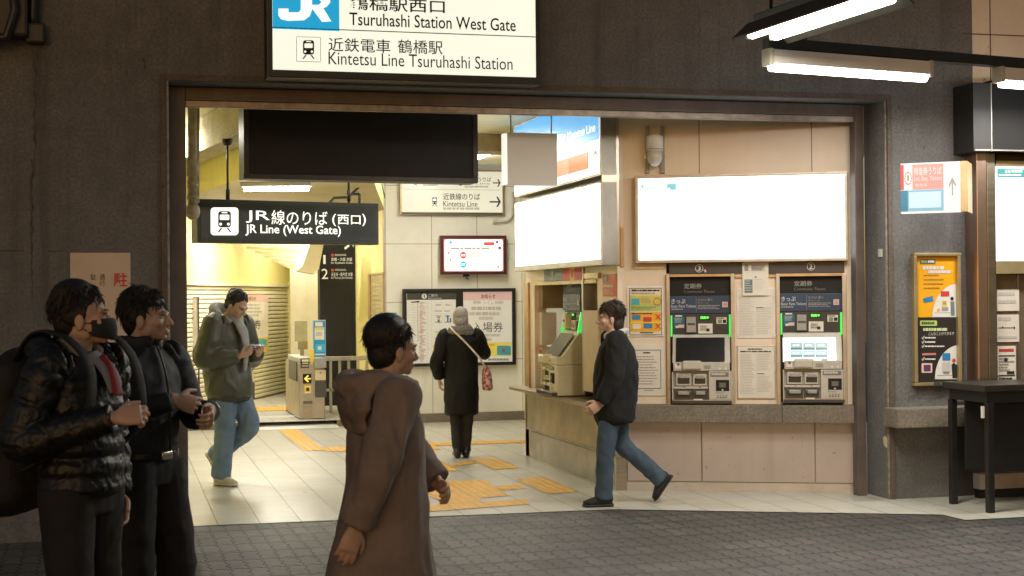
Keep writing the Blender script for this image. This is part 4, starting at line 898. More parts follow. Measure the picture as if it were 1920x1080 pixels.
# lit boards hung over the office side
rt = thing('side_lit_board', 'blown-out white backlit board above the side ticket counter', 'light box', B, -1.4, 0, 2.2)
LB = .14
def bq(x0, yt0, yb0, x1, yt1, yb1): return None
zt = (B.hit(1126, 337, LB)[1] + B.hit(966, 383, LB)[1]) / 2; zb = (B.hit(1126, 494, LB)[1] + B.hit(966, 512, LB)[1]) / 2
ua, ub = B.hit(965, 450, LB)[0], 0.02
b = MB(rt); b.box(ua, ub, .002, LB, zb, zt, STEEL2, .004); b.build('housing', rt)
b = MB(rt); b.box(ua + .05, ub - .03, LB + .0005, LB + .004, zb + .05, zt - .012, BOARD); b.px(968, 389, 984, 396, LB + .0045, LB + .006, BOARDT)
board_marks(b, 980, 400, 1110, 480, LB + .0065, 9, 26); b.build('face', rt)
zt2 = zt + .05; zu = B.hit(1126, 222, LB)[1]
rt = thing('side_sign', 'blue and white lit ticket sign with red block over the side counter', 'sign', B, -1.4, 0, zt2)
b = MB(rt); b.box(ua, ub, .002, LB, zt2, CEIL - .003, STEEL2, .004); b.build('housing', rt)
b = MB(rt); WB = em('side white', (1, .99, .93), 1.5); b.box(ua + .03, ub - .03, LB + .0005, LB + .004, zt2 + .02, CEIL - .02, WB)
d = LB + .007; BB = em('side blue', (.02, .34, .78), .95)
za = B.hit(1120, 262, d)[1]; b.box(ua + .03, ub - .03, LB + .0045, LB + .0055, za, CEIL - .02, BB)
b.box(B.hit(1066, 310, d)[0], B.hit(1103, 310, d)[0], LB + .0045, LB + .0065, B.hit(1103, 316, d)[1], B.hit(1103, 284, d)[1], em('side red', (.85, .13, .06), .9)); b.box(B.hit(1035, 310, d)[0], B.hit(1066, 310, d)[0] - .004, LB + .0045, LB + .0065, B.hit(1103, 316, d)[1], B.hit(1103, 284, d)[1], em('side pale red', (.9, .28, .2), .9))
def bt(b, t, x0, y0a, y1a, x1, d, mt, bo=0):
    """text on the side wall: heights are read at the right end x1"""
    u0, u1 = B.hit(x0, y1a, d)[0], B.hit(x1, y1a, d)[0]; z1, z0 = B.hit(x1, y0a, d)[1], B.hit(x1, y1a, d)[1]
    vs, fs = text_geo(t, bo); k = b.mi(mt); V = [b.bm.verts.new(b.loc(u0 + (u1 - u0) * x, d, z0 + (z1 - z0) * y)) for x, y in vs]
    for f in fs: b.bm.faces.new([V[i] for i in f]).material_index = k
bt(b, 'Tickets for Kintetsu Line', 1022, 229, 246, 1116, d + .002, WHT, .01); b.tx('近鉄線', 1048, 264, 1065, 272, d, WHT) if False else None
bt(b, '近鐵電車票', 1046, 249, 260, 1100, d + .002, WHT, .0) if False else None
b.lines(1046, 252, 1064, 258, 1, d + .002, WHT, .8, 1.1, 4)
b.tube([], .01, GINK) if False else None
AG = em('arrow grey', (.25, .25, .24), .4); ax = lambda x, y: (lambda h: b.loc(h[0], d, h[1]))(B.hit(x, y, d))
for q in ([(1115, 284), (1117, 283), (1117, 305), (1115, 306)], [(1115, 306), (1117, 305), (1112, 313), (1109, 314)], [(1109, 296), (1110, 299), (1117, 284), (1116, 281)], [(1116, 281), (1115, 284), (1121, 294), (1123, 292)]): b.face([ax(*v) for v in q], AG)
b.build('face', rt)
b = MB(wall=Wall((3.82, 11.68), 0)); w_ = b.w
b.box(.016, .17, -.015, 0, zb, CEIL - .002, pm('reflective steel', (.60, .50, .40), .3, 1, var=.05, vs=1.5), .004); whole('end_panel', b, 'vertical polished steel end panel of the lit boards at the ticket office corner', 'panel')

# ================================================================ right of the entrance
LEDG = F.rect(1683, 766, 1780, 802, .22)
b = MB(wall=F); b.box(LEDG[0], FX2, 0, .22, LEDG[2], LEDG[3], CONC2, .008); whole('stone_ledge', b, 'rough granite ledge on the concrete pier beside the black table', 'ledge')
rt = thing('poster_frame', 'brass framed display case with orange-yellow poster above black poster', 'poster', F, F.hit(1758, 600)[0], 0, F.hit(1758, 600)[1])
b = MB(rt); b.frame(1715, 474, 1803, 723, 6, 0, .05, GOLDF, .004); b.px(1752, 716, 1764, 724, .05, .06, STEEL2); b.build('frame', rt)
b = MB(rt); d = .018; YP = pm('display yellow', (.82, .40, .012), .45, var=.03)
b.px(1720, 480, 1798, 594.5, 0, .015, YP); b.rc(1725, 486, 1754, 495, d, pm('dark teal', (.04, .14, .16), .5)); b.tx('便利', 1727, 488, 1738, 493.5, d + .002, YELI); b.lines(1740, 488, 1752, 493, 1, d + .002, PAPER, .9, 1.1, 2)
b.lines(1730, 499, 1773, 506, 1, d, WHITEP, .9, 1.2, 3); b.lines(1740, 507, 1787, 513, 1, d, WHITEP, .9, 1.2, 4)
for y in (515, 523, 531, 539): b.lines(1732, y, 1770, y + 3, 1, d, pm('brown ink', (.35, .2, .05), .5), .8, 1., y)
def quarter(b, cx, cy, rx, ry, d, mt, n=14): b.pol([(cx, cy)] + [(cx - rx * math.cos(math.pi / 2 * i / n), cy - ry * math.sin(math.pi / 2 * i / n)) for i in range(n + 1)], d, mt)
quarter(b, 1798, 594.5, 50, 63, d, WHITEP); b.pol([(1731, 559), (1749, 555), (1750, 565), (1732, 568)], d, BLUEI); b.rc(1764, 546, 1780, 556, d + .002, REDI); b.rc(1766, 563, 1776, 574, d + .002, YELI); b.rc(1768, 565, 1774, 571, d + .003, GINK); b.rc(1766, 576, 1778, 583, d + .002, GINK)
b.ell(1785, 560, 3.2, 3.8, d + .002, INK, 10); b.pol([(1782, 565), (1789, 565), (1790, 592), (1783, 592)], d + .002, pm('poster suit', (.15, .2, .2), .5)); b.rc(1752, 586, 1790, 587, d + .001, GINK); b.ell(1760, 581, 3, 3, d + .002, ORGI, 8)
b.build('yellow_poster', rt)
b = MB(rt); BP = pm('poster black', (.028, .024, .02), .4); b.px(1720, 595.5, 1799, 716, 0, .015, BP)
b.rr(1725, 601, 1757, 611, 2, d, GRNI); b.lines(1728, 603.5, 1754, 608.5, 1, d + .002, pm('dark green', (.05, .12, .04), .5), .9, 1.2, 3); b.lines(1731, 615, 1780, 621, 1, d, pm('pale green ink', (.5, .62, .3), .5), .9, 1.2, 4); b.tx('こんなことができます', 1741, 622.5, 1789, 628.5, d, WHITEP)
for i, y in enumerate((632, 640, 648, 672)):
    b.pol([(1728, y + 1), (1729.3, y), (1730, y + 3), (1732.5, y - 2.5), (1733.5, y - 2), (1730.4, y + 5)], d, WHITEP); b.lines(1734, y, 1756 + (i == 2) * 16, y + 3.2, 1, d, WHITEP, .8, 1.2, y)
b.rc(1729, 662, 1755, 666, d, pm('dull red', (.5, .2, .18), .5)); b.rr(1728, 681, 1748, 699, 1.5, d, PINKP); b.rc(1732, 684, 1745, 696, d + .002, pm('violet', (.08, .05, .13), .5))
quarter(b, 1799, 711, 46, 64, d, WHITEP); b.rc(1767, 662, 1782, 676, d + .002, BLUEI); b.rc(1767, 679, 1782, 698, d + .002, LINK); b.rc(1769, 697, 1780, 701, d + .002, GINK); b.ell(1788.5, 676, 3.4, 4, d + .002, REDI, 10); b.pol([(1784, 684), (1788, 680.5), (1794, 684), (1796, 700), (1794, 709), (1786, 709)], d + .002, INK); b.rc(1757, 703, 1798, 704, d + .001, GINK)
b.build('black_poster', rt)
# projecting arrow sign
p = at(1749, 350, 11.05); AS = Wall((p.x, p.y), -38)
def wa(px, py): return AS.hit(px, py)
rt = thing('projecting_sign', 'angled wall sign with faded red and blue panels and grey up arrow', 'sign', AS, 0, 0, p.z)
a0, a1 = AS.hit(1689, 350)[0], AS.hit(1801, 350)[0]; az1 = (AS.hit(1689, 314)[1] + AS.hit(1801, 295)[1]) / 2; az0 = (AS.hit(1689, 405)[1] + AS.hit(1801, 393)[1]) / 2
b = MB(rt); b.box(a0, a1, -.05, 0, az0, az1, pm('sign edge', (.28, .10, .06), .5), .003); b.build('housing', rt)
b = MB(rt); b.box(a1, a1 + .05, -.3, .004, az0, az1, TANP, .003); b.box(a0 + .1, a1, -.12, -.05, az0 + .06, az1 - .06, BLACKP); b.build('end_board', rt)
U = lambda t: a0 + (a1 - a0) * t; Z = lambda t: az0 + (az1 - az0) * t
def rq(b, t0, t1, s0, s1, d, mt): b.face([b.loc(U(t0), d, Z(s0)), b.loc(U(t1), d, Z(s0)), b.loc(U(t1), d, Z(s1)), b.loc(U(t0), d, Z(s1))], mt)
b = MB(rt); FW = em('faded white', (.80, .79, .76), .45); FRED = em('faded red', (.80, .30, .28), .45)
rq(b, .0, 1, 0, 1, .003, FW); rq(b, .0, .055, .47, .97, .006, REDI); rq(b, .2, .72, .47, .97, .006, FRED); rq(b, 0, .72, .04, .46, .006, em('faded blue', (.22, .45, .58), .45)); rq(b, 0, .12, .04, .46, .008, pm('deep blue', (.02, .16, .26), .4)); rq(b, .14, .68, .10, .42, .009, em('paler blue', (.50, .66, .76), .5))
def ut(b, t, t0, t1, s0, s1, d, mt, bo=0):
    vs, fs = text_geo(t, bo); k = b.mi(mt); V = [b.bm.verts.new(b.loc(U(t0 + (t1 - t0) * x), d, Z(s0 + (s1 - s0) * y))) for x, y in vs]
    for f in fs: b.bm.faces.new([V[i] for i in f]).material_index = k
PW_ = em('pale lettering lit', (.9, .66, .62), .5)
ut(b, '特急券うりば', .23, .69, .75, .91, .009, PW_, .01); ut(b, 'Ltd. Exp. Tickets', .23, .69, .61, .73, .009, PW_); ut(b, '特急券', .25, .45, .51, .585, .009, PW_)
n = 14
for i in range(n):
    a = 2 * math.pi * i / n; t, s_ = .128 + .055 * math.cos(a), .70 + .12 * math.sin(a); rq(b, t - .008, t + .008, s_ - .018, s_ + .018, .007, REDI)
rq(b, .11, .145, .65, .76, .007, GINK); rq(b, .855, .88, .33, .64, .007, GINK)
b.face([b.loc(U(.80), .007, Z(.53)), b.loc(U(.82), .007, Z(.50)), b.loc(U(.88), .007, Z(.64)), b.loc(U(.865), .007, Z(.69))], GINK); b.face([b.loc(U(.855), .0075, Z(.64)), b.loc(U(.915), .0075, Z(.50)), b.loc(U(.935), .0075, Z(.53)), b.loc(U(.87), .0075, Z(.69))], GINK)
b.build('panel', rt)
b = MB(wall=Wall((OX1 - .001, 10.5), -90)); b.px(1646, 467, 1653, 482, 0, .01, LGREY, .002); whole('wall_switch', b, 'tiny pale switch plate on the right entrance reveal', 'switch')
# counter with map board at the right edge
RW = Wall((0, 10.36), 0)
rx0 = RW.hit(1828, 500)[0]
rt = thing('right_booth', 'tan panelled booth front with a lit map board at the right edge', 'wall', RW, rx0 + .6, 0, 0)
b = MB(rt); b.box(FX2 + .003, 12, -.5, -.14, 0, 6.2, PANEL); b.build('wall', rt)
b = MB(rt); b.px(1868, 120, 1869.5, 168, -.14, -.137, SEAM) if False else None; zz = RW.hit(1880, 66, -.14)[1]; b.box(rx0, 9, -.14, -.137, zz - .004, zz + .004, SEAM); uu = RW.hit(1856, 100, -.14)[0]; b.box(uu, uu + .008, -.14, -.1365, 3.0, 5, SEAM); b.build('panel_joint', rt)
b = MB(rt); b.px(1833, 286, 1852, 726, -.14, .03, pm('copper steel', (.66, .47, .38), .3, 1, var=.15, vs=2, stretch=(1, 1, .4)), .006); b.px(1852.3, 286, 1868, 724, -.14, .0, STEEL, .004); b.build('column', rt)
b = MB(rt); b.px(1868, 303, 2100, 313, -.14, -.02, GOLDF, .003); b.build('top_rail', rt); b = MB(rt); b.px(1868, 489, 2100, 513, -.14, -.01, GOLDF, .004); b.build('middle_rail', rt); b = MB(rt); b.px(1868.5, 288, 2100, 303, -.14, -.06, pm('bronze', (.10, .07, .05), .4, .6)); b.build('rail', rt)
b = MB(rt); b.px(1868.5, 313.5, 2100, 488.5, -.14, -.05, em('map board', (1, 1, .96), 1.5)); b.px(1870, 317, 1960, 333, -.0495, -.047, em('map teal', (.08, .35, .34), .6)); b.tx('近鉄', 1884, 319, 1895, 324.5, -.044, WHT); b.lines(1897, 319, 1920, 324, 1, -.044, WHT, .8, 1.1, 3); b.lines(1873, 327, 1922, 330, 1, -.044, WHT, .8, 1.1, 4)
for y in range(345, 480, 12): b.lines(1874, y, 1925, y + 4, 1, -.0465, em('map grey', (.78, .78, .76), .9), .5, .9, y)
b.build('map_board', rt)
b = MB(rt); b.px(1868.5, 513.5, 2100, 726, -.3, -.11, pm('booth glass', (.16, .12, .08), .12, spec=.7)); b.px(1908, 513, 1912, 726, -.14, -.1, STEEL2); b.build('window', rt)
b = MB(rt); b.px(1870, 543, 1911, 583, -.11, -.095, PAPER); b.lines(1872, 547, 1908, 556, 1, -.092, LINK, .8, 1.1, 4); b.lines(1872, 562, 1908, 570, 1, -.092, LINK, .8, 1.1, 5)
b.px(1870, 590, 1911, 641, -.11, -.095, PAPER); b.tx('近鉄特急', 1872, 594, 1899, 603, -.092, LINK) if False else b.lines(1872, 594, 1899, 603, 1, -.092, LINK, .8, 1.1, 7); b.rc(1871, 614, 1901, 615, -.092, INK); b.ell(1880, 613.5, 1.5, 1.5, -.091, INK, 8); b.rc(1901, 612, 1903, 617, -.092, INK); b.lines(1872, 630, 1908, 636, 1, -.092, LINK, .8, 1.1, 6)
b.px(1871, 649, 1905, 721, -.11, -.085, PAPER); b.rc(1873, 654, 1901, 659, -.082, REDI); b.rc(1872, 666, 1903, 668, -.082, INK); b.lines(1873, 671, 1902, 698, 5, -.082, GINK, .5, .8, 8); b.rc(1883, 671, 1889, 678, -.081, INK); b.rc(1888, 696, 1902, 701, -.081, INK); b.rc(1872, 703, 1903, 705, -.082, INK); b.lines(1873, 708, 1903, 719, 2, -.082, INK, .6, 1., 9); b.build('window_papers', rt)
rt = thing('black_canopy', 'black metal fascia box above the lit map at the right edge', 'canopy', RW, RW.hit(1870, 220, .15)[0], 0, RW.hit(1870, 220, .15)[1])
b = MB(rt); b.px(1859, 155, 2150, 284, -.14, .15, BLACKM, .004); b.build('fascia', rt)
b = MB(rt); b.px(1825, 155, 1858.6, 284, -.14, .15, pm('black metal 2', (.026, .024, .022), .45), .004); b.build('side_box', rt)
b = MB(rt); b.px(1858.4, 155, 1860, 284, .148, .153, STEEL2); b.px(1829, 282.5, 2150, 285, .148, .153, STEEL2); b.build('edge_trim', rt)
# black writing table
TBLK = pm('table black', (.009, .0085, .008), .5, var=.2, bump=.05, bs=80)
tp = onz(1786, 946); tq = onz(1851, 963); TW = Wall((tq.x, tq.y), 0)
tz = TW.hit(1850, 722, 0)[1]
rt = thing('black_table', 'tall black writing table standing at the right edge before the lit map', 'table', TW, .6, 0, 0)
b = MB(rt); L0 = 0.0; dep = tp.y - tq.y
b.box(-.03, 2.2, -dep - .06, .03, tz - .05, tz, pm('table top', (.028, .025, .021), .35, var=.2), .006); b.box(.0, 2.2, -dep, .012, tz - .13, tz - .05, TBLK); b.build('tabletop', rt)
for x, d in ((.0, 0), (.0, -dep), (2.1, 0), (2.1, -dep)):
    b = MB(rt); b.box(x, x + .05, d - .025, d + .025, 0.005, tz - .13, TBLK, .004); b.build('leg', rt)
b = MB(rt); b.box(.05, 2.1, -dep * .75, -dep * .75 + .02, .28, tz - .13, pm('modesty panel', (.010, .009, .008), .5)); b.build('modesty_panel', rt)
b = MB(rt); b.px(1843, 762, 1846, 784, .0, .028, PAPER); b.build('tape_scrap', rt)
b = MB(wall=Wall((0, 10.30), 0)); b.px(1838, 884, 2100, 912, -.1, 0, pm('booth base pink', (.34, .27, .245), .5, dirt=.3)); b.px(1838, 912, 2100, 935, -.1, -.02, BLACKM); whole('booth_base', b, 'pinkish base panel of the right booth seen under the black table', 'panel')
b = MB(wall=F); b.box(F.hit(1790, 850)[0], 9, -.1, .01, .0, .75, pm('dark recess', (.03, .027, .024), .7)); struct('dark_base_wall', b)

# ================================================================ street lamps
TUBE = em('street tube', (1, .98, .92), 16); TUBE2 = em('street tube warm', (1, .93, .74), 16)
p0, p1 = at(1436, 112, 9.75), at(1742, 138, 10.35)
LW = Wall((p0.x, p0.y), math.degrees(math.atan2(p1.y - p0.y, p1.x - p0.x))); ln = (p1 - p0).to_2d().length; lz = (p0.z + p1.z) / 2
rt = thing('wall_tube_lamp', 'white fluorescent batten lamp under the black rail on the concrete wall', 'lamp', LW, 0, 0, lz)
b = MB(rt); b.box(0, ln, -.045, .045, lz - .02, lz + .075, WHITEP, .012); b.build('housing', rt)
b = MB(rt); b.box(-.002, .035, -.05, .05, lz - .035, lz + .08, LGREY, .01); b.box(ln - .035, ln + .002, -.05, .05, lz - .035, lz + .08, LGREY, .01); b.build('end_cap', rt)
b = MB(rt); b.tube([b.loc(.036, 0, lz - .036), b.loc(ln - .036, 0, lz - .036)], .032, TUBE, 14); b.build('tube', rt)
lamp(rt, (ln / 2, 0, -.09), ln - .1, .06, STREET_W, NEUT)
rt2 = thing('wall_tube_lamp', 'white fluorescent lamp at the far right end of the black rail, cut by the frame', 'lamp', LW, ln + .62, 0, lz)
b = MB(rt2); o_ = ln + .62; b.box(o_, o_ + 1.2, -.045, .045, lz - .02, lz + .075, WHITEP, .012); b.build('housing', rt2)
b = MB(rt2); b.box(o_ - .002, o_ + .035, -.05, .05, lz - .035, lz + .08, LGREY, .01); b.build('end_cap', rt2)
b = MB(rt2); b.tube([b.loc(o_ + .036, 0, lz - .036), b.loc(o_ + 1.1, 0, lz - .036)], .032, TUBE, 14); b.build('tube', rt2)
lamp(rt2, (.6, 0, -.09), 1.1, .06, STREET_W, NEUT)
rt3 = thing('lamp_rail', 'long black metal rail carrying the fluorescent lamps along the station front', 'rail', LW, 0, 0, lz + .08)
b = MB(rt3); b.box(-.0, 4.5, -.04, .04, lz + .077, lz + .15, BLACKP, .006); b.build('rail', rt3)
b = MB(rt3); b.box(.22, .30, -.05, .05, lz + .15, lz + .22, BLACKP, .006); b.build('clamp', rt3)
for x in (.26, 2.4, 4.2):
    q = LW.world(x, 0, 0); b = MB(rt3); b.tube([b.W(Vector((q.x, q.y, lz + .12))), b.W(Vector((q.x, q.y, lz + 1.8)))], .012, BLACKP, 8); b.build('hanger', rt3)
# twin tube reflector lamp, nearer
q0, q1 = at(1428, 66, 9.35), at(1600, -12, 8.7); 
NW = Wall((q0.x, q0.y), math.degrees(math.atan2(q1.y - q0.y, q1.x - q0.x)))
NW = Wall((q0.x, q0.y), -84); z_ = q0.z
rt = thing('reflector_lamp', 'big twin fluorescent reflector lamp with black tray at the top edge', 'lamp', NW, .65, 0, z_)
b = MB(rt); q = [(-.20, z_ - .04), (-.09, z_ + .06), (.09, z_ + .06), (.20, z_ - .04)]
for u0, u1 in ((-.02, 1.3),):
    va = [b.loc(u0, d, z) for d, z in q]; vb = [b.loc(u1, d, z) for d, z in q]; k = Vector((0, 0, .012))
    for i in range(3): b.hexa([va[i], va[i + 1], va[i + 1] + k, va[i] + k], [vb[i], vb[i + 1], vb[i + 1] + k, vb[i] + k], BLACKP)
b.box(-.02, 1.3, -.05, .05, z_ + .073, z_ + .13, BLACKP, .006); b.build('tray', rt)
b = MB(rt); b.box(-.01, 1.29, -.086, .086, z_ + .048, z_ + .058, WHITEP); b.build('reflector', rt)
for d in (-.085, .085):
    b = MB(rt); b.tube([b.loc(.03, d, z_ + .005), b.loc(1.25, d, z_ + .005)], .038, TUBE2, 14); b.build('tube', rt)
    b = MB(rt); b.box(-.005, .028, d - .03, d + .03, z_ - .03, z_ + .046, LGREY, .006); b.build('socket', rt)
lamp(rt, (0, 0, -.06), 1.2, .2, STREET_W * 1.6, (1, .9, .72))
b = MB(rt); q = NW.world(.1, 0, 0); b.tube([b.loc(.12, 0, z_ + .1), b.loc(.12, 0, z_ + 1.8)], .012, BLACKP, 8); b.build('hanger', rt)

# ================================================================ ticket gates
GT = Wall((0, 19.0), 0)
def gate():
    u0, u1, _, _ = GT.rect(561, 672, 609, 795); w = u1 - u0
    rt = thing('ticket_gate', 'steel ticket gate with yellow arrow sign and blue poster panel', 'ticket gate', GT, (u0 + u1) / 2, 0, .0, 'ticket gates')
    zz = lambda y: GT.hit(585, y)[1]
    b = MB(rt); b.box(u0 - .01, u1 + .01, -1.6, .01, .006, .085, BLACKP, .006); b.build('plinth', rt)
    ST = pm('gate steel', (.50, .46, .37), .33, .85, var=.1, vs=5); ZT = zz(674)
    b = MB(rt); b.box(u0, u1, -1.6, 0, .085, ZT - .05, ST, .01); b.build('body', rt)
    b = MB(rt); b.box(u0 + .01, u0 + w * .5, -1.4, -.02, ZT - .05, ZT + .02, LGREY, .012); b.build('top_deck', rt)
    b = MB(rt); b.px(564, 672, 580, 690, -.1, .02, BLACKP, .006); b.px(566, 674, 579, 678, .02, .024, WHITEP); b.px(567, 680, 578, 682, .02, .024, YELI); b.px(566, 684, 579, 688, .02, .024, GINK); b.build('ticket_slot', rt)
    b = MB(rt); b.px(568, 701, 584, 719, 0, .006, BLACKM); YG = em('gate yellow', (1, .78, .12), .9)
    b.pol([(570, 710), (577, 703), (579, 705), (574, 710), (579, 715), (577, 717)], .009, YG); b.rc(574, 709, 583, 711.2, .0095, YG); b.build('arrow_sign', rt)
    b = MB(rt); b.px(571, 723, 583, 738, 0, .005, YELI); b.rc(574, 727, 580, 733, .008, INK); b.rc(572, 735, 582, 737, .008, PAPER); b.build('pictogram', rt)
    b = MB(rt); b.px(590, 672, 612, 690, -.3, .06, GREYP, .006); b.px(591, 694, 611, 713, 0, .045, pm('beige box', (.66, .56, .34), .45), .005); b.ell(601, 699, 1.5, 1.5, .048, DGREY, 8); b.build('card_box', rt)
    b = MB(rt); b.px(591, 714, 612, 745, -.1, .03, DGREY, .01); b.build('lower_box', rt)
    b = MB(rt); b.px(569, 755, 586, 792, 0, .008, STEEL, .003); b.px(569, 752, 586, 757, .0, .02, pm('gate dark', (.12, .1, .07), .4)); b.build('access_door', rt)
    b = MB(rt); b.px(587, 600, 611, 670, -.14, -.1, LGREY, .004); b.px(588, 602, 610, 669, -.0995, -.095, em('poster blue', (.03, .30, .48), .35)); b.px(591, 604, 605, 612, -.0945, -.093, PAPER); b.px(590, 614, 608, 637, -.0945, -.093, PAPER); b.rc(591, 615, 606, 619, -.0915, YELI); b.rc(592, 622, 604, 630, -.0915, LINK); b.px(592, 645, 609, 660, -.0945, -.093, em('poster cyan', (.05, .45, .6), .4)); b.rc(596, 649, 603, 656, -.0915, PAPER); b.rc(590, 663, 609, 666, -.0915, PAPER); b.build('poster_panel', rt)
    b = MB(rt); b.px(553, 602, 576, 640, -.9, -.86, pm('olive board', (.42, .38, .2), .5)); b.px(559, 640, 577, 655, -.9, -.86, pm('olive base', (.34, .27, .11), .5)); b.px(563, 654, 570, 674, -.9, -.87, STEEL); b.build('rear_board', rt)
    b = MB(rt); b.box(u0 - .012, u0, -1.1, -.2, .55, .8, DGREY, .005); b.build('flap', rt)
    b = MB(rt); b.px(581, 655, 589, 680, -.05, 0.0, YELI, .004); b.build('yellow_tag', rt)
    return rt
G1 = gate(); G2 = copy_tree(G1); G2.location.x -= .90; G2['label'] = 'ticket gate half hidden behind the man with the phone'
RF = Wall((0, 19.9), 0)
rt = thing('barrier_rail', 'steel barrier railing with vertical bars right of the ticket gate', 'railing', RF, RF.hit(650, 700)[0], 0, .08)
b = MB(rt); b.px(608, 668, 692, 676, -.03, .03, STEEL2, .006); b.build('handrail', rt); b = MB(rt); b.px(612, 728, 692, 733, -.015, .015, STEEL2); b.build('rail', rt)
for x in (620, 637, 654, 671, 688):
    b = MB(rt); a = RF.rect(x - 2.5, 676, x + 2.5, 760); b.box(a[0], a[1], -.015, .015, .085, a[3], STEEL2, .003); b.build('bar', rt)
# board stand at the left
BS = Wall((0, 20.4), 0)
rt = thing('notice_stand', 'wheeled white notice board stand at the left inside the hall', 'notice board', BS, BS.hit(358, 620)[0], 0, .08)
b = MB(rt); b.px(322, 556, 372, 676, -.04, 0, LGREY, .004); b.px(325, 560, 369, 672, .0005, .004, pm('stand paper', (.75, .68, .55), .5)); b.rc(330, 660, 369, 671, .007, PINKP); b.build('board', rt)
b = MB(rt); b.tx('は', 356, 577, 363, 586, .007, INK, .02); b.tx('ん', 356, 589, 363, 599, .007, INK, .02); b.build('lettering', rt)
a = BS.rect(371, 556, 374, 750)
b = MB(rt); b.box(a[0], a[1], -.03, 0, .15, a[3], DGREY); u = BS.hit(316, 650)[0]; b.box(u, u + .02, -.03, 0, .15, a[3], DGREY); b.build('frame', rt)
b = MB(rt); b.box(u, BS.hit(386, 750)[0], -.03, 0, .17, .19, DGREY); b.box(a[0], a[1], -.25, .25, .15, .17, DGREY); b.build('base', rt)
for dd in (-.25, .25):
    b = MB(rt); uu = BS.hit(385, 750)[0]; b.tube([b.loc(uu - .02, dd * .1, .125), b.loc(uu + .02, dd * .1, .125)], .04, BLACKP, 12); b.build('caster', rt)
# paper poster on the shutter
b = MB(wall=SH); d = .035
b.px(455, 553, 503, 662, .031, .034, pm('poster ivory', (.82, .78, .70), .5)); b.px(455, 553, 503, 566, .0345, .035, PINKP); b.tx('お知らせ', 463, 556, 480, 564, .038, INK); b.lines(460, 570, 495, 596, 4, .038, LINK, .5, 1., 3); b.tx('入場券', 450, 600, 489, 618, .038, INK); b.px(456, 634, 503, 660, .0345, .0355, YELI); b.rr(484, 636, 500, 650, 3, .039, CYANI)
whole('shutter_poster', b, 'pink and yellow paper poster on the shutter behind the man with the phone', 'poster')
# ================================================================ people
def cat(P, i, t):
    a, b, c, d = P[max(i - 1, 0)], P[i], P[i + 1], P[min(i + 2, len(P) - 1)]
    return .5 * ((2 * b) + (c - a) * t + (2 * a - 5 * b + 4 * c - d) * t * t + (3 * b - a - 3 * c + d) * t ** 3)
def loft(bm, pts, rad, side=(1, 0, 0), n=16, step=.02, puff=None, ph=0., taper=True):
    """closed tube through points with elliptical sections; puff = (period, depth) for quilting"""
    P = [Vector(p) for p in pts]; rr_ = [Vector((r, r, 0)) if not isinstance(r, (tuple, list)) else Vector((r[0], r[1], 0)) for r in rad]
    Q = []; s_acc = 0; last = None
    for i in range(len(P) - 1):
        k = max(2, int((P[i + 1] - P[i]).length / step))
        for j in range(k + (1 if i == len(P) - 2 else 0)): Q.append((cat(P, i, j / k), cat(rr_, i, j / k)))
    rings = []; sd = Vector(side)
    for i, (p, r) in enumerate(Q):
        t = (Q[min(i + 1, len(Q) - 1)][0] - Q[max(i - 1, 0)][0]).normalized()
        a = sd - t * sd.dot(t)
        if a.length < .05: a = t.orthogonal()
        a.normalize(); b = t.cross(a)
        if last is not None: s_acc += (p - last).length
        last = p; m_ = 1
        if puff: m_ = 1 - puff[1] * (1 - abs(math.sin(math.pi * (s_acc / puff[0] + ph))) ** .6)
        rings.append([bm.verts.new(p + a * math.cos(2 * math.pi * j / n) * r[0] * m_ + b * math.sin(2 * math.pi * j / n) * r[1] * m_) for j in range(n)])
    for A, B_ in zip(rings, rings[1:]):
        for j in range(n): bm.faces.new((A[j], A[(j + 1) % n], B_[(j + 1) % n], B_[j]))
    bm.faces.new(rings[0][::-1]); bm.faces.new(rings[-1])
def blob(bm, c, r, mtx=None):
    res = bmesh.ops.create_uvsphere(bm, u_segments=18, v_segments=12, radius=1)
    for v in res['verts']:
        v.co = Vector((v.co.x * r[0], v.co.y * r[1], v.co.z * r[2]))
        if mtx: v.co = mtx @ v.co
        v.co += Vector(c)
def remesh(bm, name, mat, parent, vox=.008, smooth=3, disp=None):
    bmesh.ops.recalc_face_normals(bm, faces=bm.faces)
    me = bpy.data.meshes.new('tmp'); bm.to_mesh(me); bm.free()
    o = bpy.data.objects.new('tmp', me); COL.objects.link(o)
    q = o.modifiers.new('r', 'REMESH'); q.mode = 'VOXEL'; q.voxel_size = vox
    if smooth: q = o.modifiers.new('s', 'SMOOTH'); q.factor = .5; q.iterations = smooth
    dg = bpy.context.evaluated_depsgraph_get(); dg.update()
    m2 = bpy.data.meshes.new_from_object(o.evaluated_get(dg)); m2.name = name
    bpy.data.objects.remove(o); bpy.data.meshes.remove(me)
    if disp:
        nr = [v.normal.copy() for v in m2.vertices]
        for v, nn_ in zip(m2.vertices, nr): v.co = v.co + nn_ * disp(v.co)
    for p in m2.polygons: p.use_smooth = True
    m2.materials.clear(); m2.materials.append(mat)
    r = bpy.data.objects.new(name, m2); COL.objects.link(r); r.parent = parent
    return r
def wrinkle(amp, f=9., zs=.6, seed=0.):
    o = Vector((seed, seed * 1.7, seed * .3))
    def fn(c):
        p = Vector((c.x * f, c.y * f, c.z * f * zs)) + o
        w = noise.noise(p + noise.noise_vector(p * .7) * .8)
        return amp * (1 - 2.2 * abs(w)) + amp * .5 * noise.noise(p * 2.3)
    return fn
def cloth(name, col, rough=.8, fine=420, **k): return pm(name, col, rough, var=.14, vs=9, bump=.35, bs=fine, **k)
